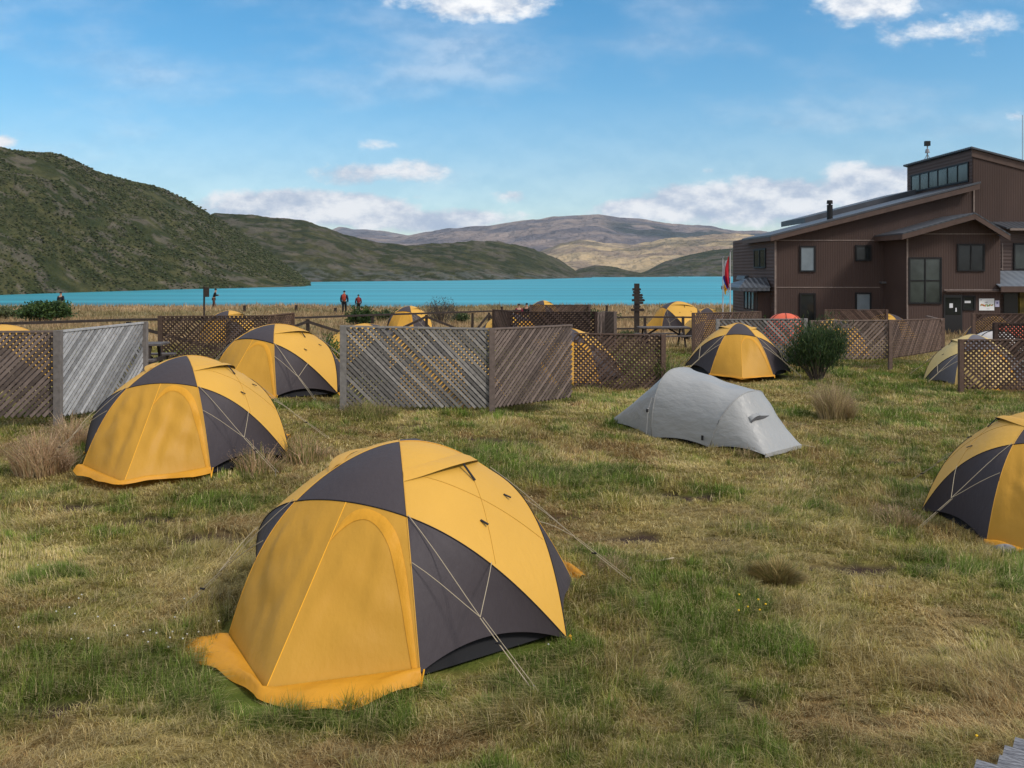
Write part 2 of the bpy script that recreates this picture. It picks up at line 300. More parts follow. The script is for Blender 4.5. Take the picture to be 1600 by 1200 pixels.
hill('right_hill', [(985, 433), (1010, 424), (1040, 408), (1080, 398), (1110, 392), (1150, 388), (1200, 383), (1300, 378), (1500, 400), (1800, 430)], None, 0, scrub_mid, M_h('hill_scrub_right', .03), Yw=1800, Yr=2400, nx=220, nt=60, seed=4)
hill('low_dark_ridge', [(880, 433), (905, 420), (930, 415), (965, 418), (990, 425), (1030, 430), (1060, 433.5)], None, 0, scrub_mid, M_h('hill_scrub_low', .05), Yw=1600, Yr=1900, nx=120, nt=30, seed=5)
hill('middle_hill', [(150, 415), (250, 380), (335, 331), (360, 334), (400, 338), (440, 342), (480, 347), (520, 360), (560, 373), (600, 381), (640, 384), (690, 380), (740, 377), (780, 379), (820, 386), (850, 396), (875, 407), (900, 424), (925, 432)],
     [(150, 442), (500, 440.5), (700, 438.5), (850, 436), (925, 434)], 1.45, scrub_mid, M_h('hill_scrub_middle', .06), nx=380, nt=100, rough=.09, seed=6)
LH = hill('left_hill', [(-700, 260), (-300, 215), (-60, 226), (0, 232), (40, 238), (80, 240), (115, 250), (150, 268), (190, 280), (240, 290), (290, 311), (340, 342), (380, 366), (415, 391), (450, 417), (478, 438), (493, 447.5)],
     [(-700, 470), (0, 461), (120, 457), (250, 453), (400, 449.5), (493, 447.8)], 1.5, scrub, m1, nx=520, nt=190, rough=.05, p=.9, seed=1)
def hill_shrubs():
    x, y, z, px, zz = LH; k = rng.random(len(x)); vis = (x/y > -.62) & (k < .5); idx = np.where(vis)[0]; w = fbm(x[idx], y[idx], .02, 4, 91); idx = idx[(w > .30)]
    t = (1+sqrt(5))/2; ico = np.array([(-1, t, 0), (1, t, 0), (-1, -t, 0), (1, -t, 0), (0, -1, t), (0, 1, t), (0, -1, -t), (0, 1, -t), (t, 0, -1), (t, 0, 1), (-t, 0, -1), (-t, 0, 1)])/1.9
    fa = np.array([(0, 11, 5), (0, 5, 1), (0, 1, 7), (0, 7, 10), (0, 10, 11), (1, 5, 9), (5, 11, 4), (11, 10, 2), (10, 7, 6), (7, 1, 8), (3, 9, 4), (3, 4, 2), (3, 2, 6), (3, 6, 8), (3, 8, 9), (4, 9, 5), (2, 4, 11), (6, 2, 10), (8, 6, 7), (9, 8, 1)])
    n = len(idx); s = rng.uniform(.2, .65, n)*y[idx]/450; P = np.stack([x[idx]+rng.normal(0, 1.2, n), y[idx]+rng.normal(0, 1.2, n), z[idx]], 1)
    V = ico[None]*s[:, None, None]*rng.uniform(.6, 1.3, (n, 12, 1))*np.array((1.3, 1.3, .7))+P[:, None]
    Fc = (fa[None]+np.arange(n)[:, None, None]*12).reshape(-1); cc = np.where(rng.random((n, 1)) < .72, np.array([[.047, .056, .022]]), np.array([[.088, .086, .042]]))*rng.uniform(.7, 1.35, (n, 1))
    o = big_mesh('hill_shrubs', V.reshape(-1, 3), Fc, np.full(n*20, 3), mat('shrub_leaf_far', (1, 1, 1), .95, attr=True, spec=.05), np.repeat(cc, 12, 0)); tag(o, 'dark low shrubs covering the slope of the big left hill', 'shrubs', kind='stuff')
hill_shrubs()

# ------------------------------------------------------------------ tent fabrics
def fabric(n, c, tr, b=.35, rough=.55): return mat(n, c, rough, var=.045, vscale=1.5, vstretch=(1, 1, .5), bump=b, bscale=13, bstretch=(1.6, 1.2, .6), spec=.35, transl=tr, bdist=.022, detail=7)
M_yel = fabric('yellow_ripstop', (.70, .385, .06), .16, .3)
M_door = fabric('yellow_door_cloth', (.61, .315, .035), .24, .22)
M_org = fabric('orange_cloth', (.68, .31, .02), .2, .35)
M_char = fabric('charcoal_ripstop', (.050, .040, .045), .04, .3, .65)
M_flap = fabric('orange_flap_cloth', (.70, .335, .022), .2, .4)
M_dseam = mat('ochre_seam_thread', (.42, .21, .02), .7)
M_inner = mat('inner_tent_black', (.012, .012, .014), .8)
M_cord = mat('pale_guy_cord', (.40, .33, .23), .85)
M_dark = mat('black_webbing', (.015, .014, .016), .7)
M_seam = mat('yellow_seam_tape', (.85, .42, .03), .5)
M_peg = mat('steel_peg', (.5, .5, .5), .35, metal=.9)
M_vent = mat('grey_mesh_vent', (.11, .11, .12), .9)
M_grey = mat('silver_grey_nylon', (.34, .34, .335), .42, var=.04, vscale=2, bump=.4, bscale=5, bstretch=(.8, 2.2, 1.6), spec=.4, transl=.1, bdist=.05, detail=4)
M_red = fabric('coral_cloth', (.75, .14, .07), .15); M_pale = fabric('pale_cloth', (.62, .58, .56), .15)

def hermite(P, n):                                        # smooth curve through points; n samples per segment -> list of segments
    P = [np.array(p, float) for p in P]; h = [np.linalg.norm(P[i+1]-P[i]) for i in range(len(P)-1)]; T = [None]*len(P)
    for i in range(1, len(P)-1):
        a = (P[i]-P[i-1])/h[i-1]; b = (P[i+1]-P[i])/h[i]; T[i] = (a*h[i]+b*h[i-1])/(h[i]+h[i-1])
        T[i] *= 1.0/max(np.linalg.norm(T[i]), .5)
    T[0] = 1.6*(P[1]-P[0])/h[0]-.6*T[1]; T[-1] = 1.6*(P[-1]-P[-2])/h[-1]-.6*T[-2]; out = []
    for i in range(len(P)-1):
        s = np.linspace(0, 1, n+1)[:, None]
        out.append((2*s**3-3*s**2+1)*P[i]+(s**3-2*s**2+s)*h[i]*T[i]+(-2*s**3+3*s**2)*P[i+1]+(s**3-s**2)*h[i]*T[i+1])
    return out
def coons(c0, c1, d0, d1):                                # v=0: c0(u), v=1: c1(u), u=0: d0(v), u=1: d1(v)
    n = len(d0); m = len(c0); u = np.linspace(0, 1, m)[None, :, None]; v = np.linspace(0, 1, n)[:, None, None]
    return (1-v)*c0[None]+v*c1[None]+(1-u)*d0[:, None]+u*d1[:, None]-((1-u)*(1-v)*c0[0]+u*(1-v)*c0[-1]+(1-u)*v*c1[0]+u*v*c1[-1])
def samp(S, u, v):
    n, m = S.shape[:2]; a = np.clip(v, 0, 1)*(n-1); b = np.clip(u, 0, 1)*(m-1); i = min(int(a), n-2); j = min(int(b), m-2); a -= i; b -= j
    return (S[i, j]*(1-a)*(1-b)+S[i+1, j]*a*(1-b)+S[i, j+1]*(1-a)*b+S[i+1, j+1]*a*b)
def nrm(S, u, v, e=.02):
    a = samp(S, min(u+e, 1), v)-samp(S, max(u-e, 0), v); b = samp(S, u, min(v+e, 1))-samp(S, u, max(v-e, 0)); n = np.cross(a, b); l = np.linalg.norm(n)
    n = n/l if l > 1e-9 else np.array((0, 0, 1.)); c = samp(S, .5, .5)-np.array((0, 0, .3))
    return n if np.dot(n, c) > 0 else -n
def wrinkle(S, amp, seed, fu=4, fv=9, pleat=0):
    n, m = S.shape[:2]; u = np.linspace(0, 1, m)[None]*np.ones((n, 1)); v = np.linspace(0, 1, n)[:, None]*np.ones((1, m))
    w = np.clip(u*(1-u)*v*(1-v)*20, 0, 1); d = (fbm(u*fu+v*fv*.4, v*fv+u*2, 1, 3, seed)-.5)*2*amp*w
    d = d+(pleat*(np.sin(u*15+v*5+5*fbm(v*2, u*3, 1, 2, seed))+.6*np.sin(v*19-u*9+seed))*np.clip(v*(1-v)*4, 0, 1)*np.clip(u*(1-u)*6, 0, 1) if pleat else 0); N = S-np.array((0, 0, .1)); N = N/np.linalg.norm(N, axis=2, keepdims=True)
    return S+N*d[..., None]
LINE = lambda a, b, n: np.array(a)[None]*(1-np.linspace(0, 1, n+1)[:, None])+np.array(b)[None]*np.linspace(0, 1, n+1)[:, None]
def sag(L, dz=0, out=None):
    n = len(L); t = np.linspace(0, 1, n); k = (4*t*(1-t))[:, None]; L = L+k*np.array((0, 0, dz))
    return L+k*np.array(out) if out is not None else L
def dome_tent(name, loc, a, label, group=None, ov={}, det=2, skirt=(.1, .1), seed=0, hem=.11, lay=1.0, pal=None):
    M_yel, M_char, M_door = pal or (globals()['M_yel'], globals()['M_char'], globals()['M_door'])
    root = empty(name, loc, a); tag(root, label, 'tent', group)
    n = (6, 10, 26)[det]; D = dict(A=(0, 0, 1.25), FL=(-.44, -.68, .94), FR=(.44, -.68, .93), GFL=(-.76, -1.03, .05), GFR=(.76, -1.03, .05), SL=(-1.34, 0, .0), SR=(1.34, 0, .0),
             BL=(-.43, .68, .94), BR=(.43, .68, .94), GBL=(-.95, 1.06, .03), GBR=(.95, 1.06, .03), TIP=(0, -1.6, .05), TIPB=(0, 1.62, .05)); D.update(ov); D = {k: np.array(v, float) for k, v in D.items()}
    d1 = hermite([D['GFR'], D['FR'], D['A'], D['BL'], D['GBL']], n); d2 = hermite([D['GFL'], D['FL'], D['A'], D['BR'], D['GBR']], n)
    hf = hermite([D['SR'], D['FR'], D['FL'], D['SL']], n); hb = hermite([D['SR'], D['BR'], D['BL'], D['SL']], n); rv = lambda L: L[::-1]; pt = lambda p: np.repeat(p[None], n+1, 0)
    S = {}; amp = .012
    S['tf'] = coons(pt(D['A']), rv(hf[1]), rv(d2[1]), rv(d1[1])); S['tb'] = coons(pt(D['A']), rv(hb[1]), d1[2], d2[2])
    S['kr'] = coons(d2[2], rv(hf[0]), rv(d1[1]), rv(hb[0])); S['kl'] = coons(d1[2], hf[2], rv(d2[1]), hb[2])
    def hemline(p, q, up, inn): return sag(LINE(p, q, n), up, inn)
    S['sfr'] = coons(pt(D['FR']), hemline(D['GFR'], D['SR'], hem, (-.05, .04, 0)), rv(d1[0]), rv(hf[0])); S['sfl'] = coons(pt(D['FL']), hemline(D['GFL'], D['SL'], hem, (.05, .04, 0)), rv(d2[0]), hf[2])
    S['sbr'] = coons(pt(D['BR']), hemline(D['GBR'], D['SR'], hem, (-.05, -.04, 0)), d2[3], rv(hb[0])); S['sbl'] = coons(pt(D['BL']), hemline(D['GBL'], D['SL'], hem, (.05, -.04, 0)), d1[3], hb[2])
    def vest(hoop, PL, PR, GL, GR, TIP, eL, eR, sx):
        h = n//2; mid = hoop[h]                            # hoop runs right to left
        def rs(L, k): t = np.linspace(0, len(L)-1, k+1); i = np.minimum(t.astype(int), len(L)-2); f = (t-i)[:, None]; return L[i]*(1-f)+L[i+1]*f
        topR = rs(hoop[:h+1][::-1], n); topL = rs(hoop[h:], n); ridge = sag(LINE(mid, TIP, n), .0, (0, -.0, .0))
        R_ = coons(topR, hemline(TIP, GR, .02, (0, 0, 0)), ridge, eR); L_ = coons(topL, hemline(TIP, GL, .02, (0, 0, 0)), ridge, eL)
        return L_, R_, ridge
    S['vfl'], S['vfr'], ridge = vest(hf[1], D['FL'], D['FR'], D['GFL'], D['GFR'], D['TIP'], rv(d2[0]), rv(d1[0]), 1)
    S['vbl'], S['vbr'], ridgeb = vest(hb[1], D['BL'], D['BR'], D['GBL'], D['GBR'], D['TIPB'], d1[3], d2[3], -1)
    for i, k in enumerate(S):
        if det: S[k] = wrinkle(S[k], amp*(1.5 if k[0] == 'v' else .8), seed*13+i, 3, 7 if k[0] == 'v' else 4, pleat=((.014 if seed == 2 else .007) if k[0] == 'v' else 0))
    def panel(nm, keys, m, lab=None):
        b = MB()
        for k in keys: b.grid(S[k])
        o = b.build(nm, m, root, smooth=True)
        if lab: o['label'] = lab
        return o
    panel('roof_panel', ['tf'], M_char, 'charcoal roof panel over the front door'); panel('roof_panel', ['tb'], M_char, 'charcoal roof panel at the back')
    side1 = panel('side_panel', ['kr'], M_yel, 'broad yellow side band'); panel('side_panel', ['kl'], M_yel, 'broad yellow side band')
    for k in ('sfr', 'sfl', 'sbr', 'sbl'): panel('lower_panel', [k], M_char, 'charcoal triangular lower panel')
    door = panel('door_panel', ['vfl', 'vfr'], M_door, 'yellow front vestibule with arched door'); panel('rear_panel', ['vbl', 'vbr'], M_door, 'yellow rear vestibule')
    # inner tent under the raised hem
    ks = ['GFL', 'GFR', 'SR', 'GBR', 'GBL', 'SL']; b = MB(); lo = [D[k]*np.array((.93, .93, 0)) for k in ks]; hi = [D[k]*np.array((.74, .74, 0))+np.array((0, 0, .42)) for k in ks]
    b.add(lo+hi, [(i, (i+1) % 6, (i+1) % 6+6, i+6) for i in range(6)]+[(6, 7, 8, 9, 10, 11)]); b.build('inner_tent', M_inner, root)
    # seams and sleeves along the poles
    if det:
        b = MB(); r = .0035 if det == 2 else .007
        for L in (d1, d2): b.tube(np.concatenate([L[0]]+[x[1:] for x in L[1:]])+np.array((0, 0, .003)), r, 5)
        b.build('pole_sleeve', M_yel, root); b = MB(); r *= 1.2
        for L in (hf, hb): b.tube(np.concatenate([L[0]]+[x[1:] for x in L[1:]])+np.array((0, 0, .004)), r, 5)
        b.build('pole_sleeve', M_dark, root)
        b = MB(); b.tube(ridge, .0035, 5); b.build('seam', M_seam, door)
    # arched zip flap of the front door
    S_ = S['vfr']; outer = [(.01, .21), (.06, .12), (.14, .065), (.3, .025), (.5, .025), (.72, .07), (.86, .17), (.93, .34), (.96, .55), (.975, .78), (.985, .99)]
    inner = [(.01, .23), (.08, .17), (.17, .125), (.30, .095), (.46, .095), (.62, .145), (.75, .25), (.83, .41), (.885, .6), (.92, .8), (.95, .99)]
    def dens(P, k): P = hermite([(p[0], p[1], 0) for p in P], k); return np.concatenate([P[0]]+[x[1:] for x in P[1:]])[:, :2]
    kk = 5 if det == 2 else 2; o_ = dens(outer, kk); i_ = dens(inner, kk); b = MB()
    g = [[samp(S_, *(p*(1-t)+q*t))+nrm(S_, *(p*(1-t)+q*t))*(.004+.004*sin(pi*t)) for t in (0, .25, .5, .75, 1)] for p, q in zip(o_, i_)]
    b.grid(g); b.build('zip_flap', M_flap, door, smooth=True)
    # snow skirt spilling on the ground round the vestibule
    def skirt_(TIP, GL, GR, w1, w2, parent, wgt):
        P = np.concatenate([LINE(GL, TIP, 24), LINE(TIP, GR, 24)[1:]]); q = .5+.5*fbm(np.arange(60)*1., np.ones(60)*seed, .35, 2, 5); b = MB(); rows = []; m = len(P)
        for i, p in enumerate(P):
            t = i/(m-1); c = p-np.array((0, 0, 0)); o = np.array((p[0]*.9, p[1]-np.sign(TIP[1])*.75, 0)); o /= np.linalg.norm(o)+1e-6
            tl = np.array((-(TIP-GL)[1], (TIP-GL)[0], 0)); tr = np.array((-(GR-TIP)[1], (GR-TIP)[0], 0)); tl /= np.linalg.norm(tl); tr /= np.linalg.norm(tr)
            if np.dot(tl, TIP) < 0: tl = -tl
            if np.dot(tr, TIP) < 0: tr = -tr
            s_ = sm(np.array([t]), .42, .58)[0]; o = tl*(1-s_)+tr*s_; o /= np.linalg.norm(o); a1 = np.array(w1 if isinstance(w1, list) else [w1]*5); a2 = np.array(w2 if isinstance(w2, list) else [w2]*5); w = (np.interp(t*2, np.linspace(0, 1, 5), a1) if t < .5 else np.interp(t*2-1, np.linspace(0, 1, 5), a2))*(.9+.2*q[i//2])
            r = []
            for j in range(6):
                f = j/5; x = p+o*w*f; zt = p[2]*(1-f)**1.2+(.022+.012*sin(i*.6+seed)*f*wgt+.014*sin(i*.47+j*1.3+seed*2)*wgt*sin(pi*f)); x[2] = zt-.002*f+.034*sin(pi*f)+(.012 if det == 2 else 0); r.append(x)
            rows.append(r)
        b.grid(rows); b.build('snow_skirt', M_org, parent, smooth=True)
    skirt_(D['TIP'], D['GFL'], D['GFR'], skirt[0], skirt[1], root, lay); skirt_(D['TIPB'], D['GBL'], D['GBR'], .1, .1, root, .5)
    if det:
        # vent hood near the ridge of each side band
        for k in ('kr', 'kl'):
            K = S[k]; b = MB(); base = []; lip = []; dk = []
            for i in range(17):
                t = i/16; u, v = .86*t, .66*(1-t); p = samp(K, u*.78, v*.78); nn = nrm(K, max(u, .03), max(v, .03)); s1 = sin(pi*t)**1.5
                q = samp(K, u, v)+nn*(.005+.045*s1); base.append(p+nn*.004); lip.append(q); dk.append(samp(K, u*(1-.08*s1), v*(1-.08*s1))+nn*.003)
            b.grid([base, [x*.5+y*.5+np.array((0, 0, .012)) for x, y in zip(base, lip)], lip]); vh = b.build('vent_hood', M_yel if k == 'kr' else M_yel, root, smooth=True)
            b = MB(); b.grid([lip, dk]); b.build('vent_opening', M_dark, vh)
            if det == 2:
                b = MB()
                for t0, t1 in (((0, .80), (1, .80)), ):
                    b.tube([samp(K, t, .56+.0*t)+nrm(K, min(max(t, .03), .97), .56)*.001 for t in np.linspace(0.02, .98, 24)], .0022, 4)
                b.build('seam', M_dseam, root); b = MB(); b.tube([samp(K, .5, t)+nrm(K, .5, min(t, .97))*.001 for t in np.linspace(.36, .97, 20)], .0018, 4); b.build('seam', M_dseam, root)
            b = MB(); p = samp(K, .43, .33)+nrm(K, .43, .33)*.042; q = samp(K, .5, .42)+nrm(K, .5, .42)*.01; b.bar(p, q, .02, .006); b.build('strap', M_dark, vh)
            for (u, v) in ((.45, .74), (.74, .40)):
                b = MB(); p = samp(K, u, v); nn = nrm(K, u, v); q = samp(K, u+.035, v+.02)+nn*.025; b.bar(p+nn*.004, q, .018, .006, nn); b.build('pull_tab', M_dark, root)
        # guy lines: a bridle of three cords to one peg on every quarter
        for sx in (1, -1):
            for sy in (-1, 1):
                nd = D[('F' if sy < 0 else 'B')+('R' if sx > 0 else 'L')]; ground_ = np.array((sx*1.45, sy*.86 if sy < 0 else sy*1.25, -.0)); J = nd+(ground_-nd)*(.6)
                H_ = (hf if sy < 0 else hb)[0 if sx > 0 else 2]; hp = H_[int(len(H_)*.52)] if sx > 0 else H_[int(len(H_)*.48)]
                E_ = (d1[0] if sx > 0 else d2[0]) if sy < 0 else (d2[3] if sx > 0 else d1[3]); ep = E_[int(len(E_)*(.66 if sy < 0 else .34))]
                b = MB(); r = (.003, .0035, .0028)[det]+max(0, loc[1]-8)*.00015
                for p in (nd, ep, hp):
                    o_ = (p-J)/np.linalg.norm(p-J)*.0; ou = np.array((sx*.5, -.25 if sy < 0 else .25, .75)); b.tube([p+(J-p)*t+ou*(.024*(1-t*.7)+.022*sin(pi*t)*(1-t)) for t in (0, .2, .4, .6, .8, 1)], r, 5)
                b.tube([J, ground_], r*1.15, 5); b.tube([J+np.array((.015, .01, 0)), ground_+np.array((.03, .01, 0))], r*.8, 5)
                gl = b.build('guy_line', M_cord, root)
                b = MB(); b.tube([ground_+np.array((0, 0, -.05)), ground_+np.array((.0, 0, .04))], .005, 5); b.build('peg', M_peg, gl)
                if det == 2:
                    b = MB(); b.tube([ground_*.35+J*.65+np.array((-.02, 0, 0)), ground_*.35+J*.65+np.array((.02, 0, 0))], .008, 5); b.build('toggle', M_dark, gl)
        for k in ('GFR', 'GFL', 'SR', 'SL', 'GBR', 'GBL'):
            b = MB(); p = D[k]; o_ = p*np.array((1.03, 1.03, 0)); b.tube([p, (p+o_)/2+np.array((0, 0, .02)), o_+np.array((0, 0, -.03))], .009, 5); b.tube([p+np.array((.03, 0, .03)), o_+np.array((.0, 0, -.03))], .006, 5)
            b.build('corner_strap', M_seam, root)
    return root
FOOT = []                                 # footprints where no grass grows: x, y, angle, scale
def setloc(x, y, dz=0): return (x, y, G(x, y)+dz)
def add_tent(label, x, y, z, a, ov={}, **k):
    FOOT.append((x, y, a, 1.0)); return dome_tent('dome_tent', (x, y, z), a, label, 'yellow and charcoal dome tents', ov, **k)
t1 = add_tent('nearest large yellow and charcoal dome tent, its orange skirt spread on the grass', -.85, 6.833, -.114, -.413,
     dict(A=(-.006, -.003, 1.265), FL=(-.453, -.692, .923), FR=(.448, -.67, .907), GFR=(.754, -1.033, .059), SR=(1.348, .006, -.02), TIP=(.007, -1.6, .035), BR=(.421, .678, .956), GFL=(-.764, -1.032, .03), GBR=(1.03, 1.10, -.06), TIPB=(.35, 1.72, .03)), skirt=([.30, .30, .17, .10, .05], [.06, .25, .30, .2, .06]), seed=1)
add_tent('yellow and charcoal dome tent with dry grass at its left, before the pale lattice', -4.098, 11.296, .133, -.081,
     dict(A=(-.009, 0, 1.252), FL=(-.422, -.68, .924), FR=(.442, -.679, .948), GFR=(.749, -1.031, .056), SR=(1.337, 0, -.02), TIP=(.015, -1.602, .0), GFL=(-.78, -1.032, .059)), skirt=([.10, .16, .12, .14, .10], [.08, .05, .05, .17, .04]), seed=2, det=2, lay=.4)
add_tent('yellow and charcoal dome tent between the dark lattice and the grey centre screen', -4.43, 16.934, .211, -.398, dict(A=(-.03, -.013, 1.24), FL=(-.422, -.679, .97)), skirt=(.06, .05), lay=.3, seed=3, det=1)
add_tent('yellow and charcoal dome tent facing the camera, behind the grey tunnel tent', 5.844, 23.236, -.151, -.158,
     dict(A=(.037, .006, 1.257), FL=(-.354, -.669, .984), FR=(.4, -.684, .952), GFL=(-.762, -1.03, .016), GFR=(.78, -1.027, 0), SL=(-1.339, 0, .12), TIP=(-.024, -1.607, -.02)), skirt=(.05, .05), lay=.25, seed=4, det=1)
add_tent('dome tent cut off by the right edge, a grey stone at its foot', 5.88, 9.8, -.327, -.348, dict(FL=(-.464, -.694, .976), GFL=(-.763, -1.031, -.0), SL=(-1.285, .018, .023)), skirt=(.06, .1), seed=5, det=2)
add_tent('pale yellow and grey dome tent half hidden by the brown lattice at far right', 12.095, 23.444, -.50, -.214, dict(A=(-.021, -.005, 1.30), FL=(-.5, -.70, .87), GFL=(-.725, -1.022, .048), SL=(-1.26, .019, 0)), seed=6, det=1, pal=(fabric('faded_yellow', (.68, .50, .20), .15), fabric('faded_charcoal', (.13, .12, .135), .05), fabric('faded_door', (.66, .46, .16), .15)))
# farther tents: one prototype, then copies of it and of every part
def kids(o): return [c for c in bpy.data.objects if c.parent == o]
proto = dome_tent('dome_tent', (0, 0, 0), 0, 'x', 'yellow and charcoal dome tents', det=1, seed=8, skirt=(.06, .06), lay=.3)
_tree = [(c, kids(c)) for c in kids(proto)]; used = [False]
def far_tent(px, py, rz, label, Y=None, dz=0, s=1.0):      # stands where its top shows at (px, py)
    if Y is None:
        Y = 35.
        for _ in range(40): Y = .5*Y+.5*(HC-1.25*s-dz-G(X(px, Y), Y))*F/(py-YH)
    x = X(px, Y)
    if used[0]:
        r = proto.copy(); C.objects.link(r)
        for c, gs in _tree:
            k = c.copy(); C.objects.link(k); k.parent = r
            for g in gs: h = g.copy(); C.objects.link(h); h.parent = k
    else: r = proto; used[0] = True
    r.location = (x, Y, G(x, Y)+dz); r.rotation_euler = (0, 0, rz); r.scale = (s, s, s); r['label'] = label; FOOT.append((x, Y, rz, s)); return r
far_tent(640, 478, -.35, 'yellow and charcoal tent showing its top above the middle of the grey centre screen')
far_tent(572, 509, 1.25, 'orange tent end peeking out just left of the grey centre screen, behind a leafy bush', Y=22)
far_tent(690, 520, -.1, 'tent hidden behind the grey centre screen, its orange skirt showing under the slats', Y=17.6, dz=-.06)
far_tent(893, 514, -.15, 'tent glowing yellow through the brown lattice right of the centre screen', Y=22.6)
far_tent(2, 511, -.3, 'tent top peeking over the leftmost lattice screen at the left edge', Y=19)
far_tent(358, 485.5, -.3, 'tent with its grey and yellow top just above the dark back lattice at left')
far_tent(797, 489, .9, 'tent end with a yellow panel at the left side of the dark middle lattice')
far_tent(849, 469.5, -.5, 'small far tent above the raised lattice, nearest the two walkers')
vt = far_tent(1060, 471, -1.4, 'big yellow tent with vestibule behind the picnic table by the lake', s=1.3)
far_tent(1105, 481, -.25, 'small distant tent top right of the picnic table tent')
far_tent(1106, 489, .25, 'tent mostly hidden by the brown lattice below the picnic table tent')
far_tent(1303, 502, .2, 'tent with a yellow strip beside the dark green bush, behind the long lattice', Y=32)
far_tent(1385, 490, .8, 'yellow dome tent top in front of the lodge wall, left of the entrance door')
far_tent(1556, 494, .75, 'tent with a bright yellow flank just below the lodge entrance')
def round_dome(px, py, Y, m, label, s=1.0):
    x = X(px, Y); z0 = G(x, Y); h = Z(py, Y)-z0; r = empty('round_tent', (x, Y, z0), .3); tag(r, label, 'tent'); FOOT.append((x, Y, .3, s)); NN = 6
    b = MB(); P = [[(1.5*s*cos(2*pi*k/48)*cos(t)**.8, 1.5*s*sin(2*pi*k/48)*cos(t)**.8*(1), h*sin(t)**.85) for k in range(49)] for t in np.linspace(.02, pi/2-.001, 14)]; b.grid(P); b.build('canopy', m, r, smooth=True)
    b = MB()
    for k in range(NN): b.tube([(1.51*s*cos(pi/3*k)*cos(t)**.8, 1.51*s*sin(pi/3*k)*cos(t)**.8, h*sin(t)**.85+.01) for t in np.linspace(.02, pi/2-.001, 14)], .012, 4)
    b.build('pole_sleeve', M_dark, r)
    b = MB(); b.grid([[samp_ for samp_ in [((1.53*s*cos(a)*cos(t)**.8), -abs(1.53*s*sin(a))*cos(t)**.8, h*sin(t)**.85) for a in np.linspace(1.1, 2.0, 8)]] for t in np.linspace(.03, .75, 8)]); b.build('door_panel', m, r, smooth=True)
    return r
round_dome(1227, 489, 38, M_red, 'coral red round tent top in front of the lodge side window', .62)
round_dome(1600, 508, 27, M_red, 'red tent showing only through the small lattice at the right edge', .9)
round_dome(1556, 517, 25.2, M_pale, 'pale tent corner between the two lattices at the right edge', .6)

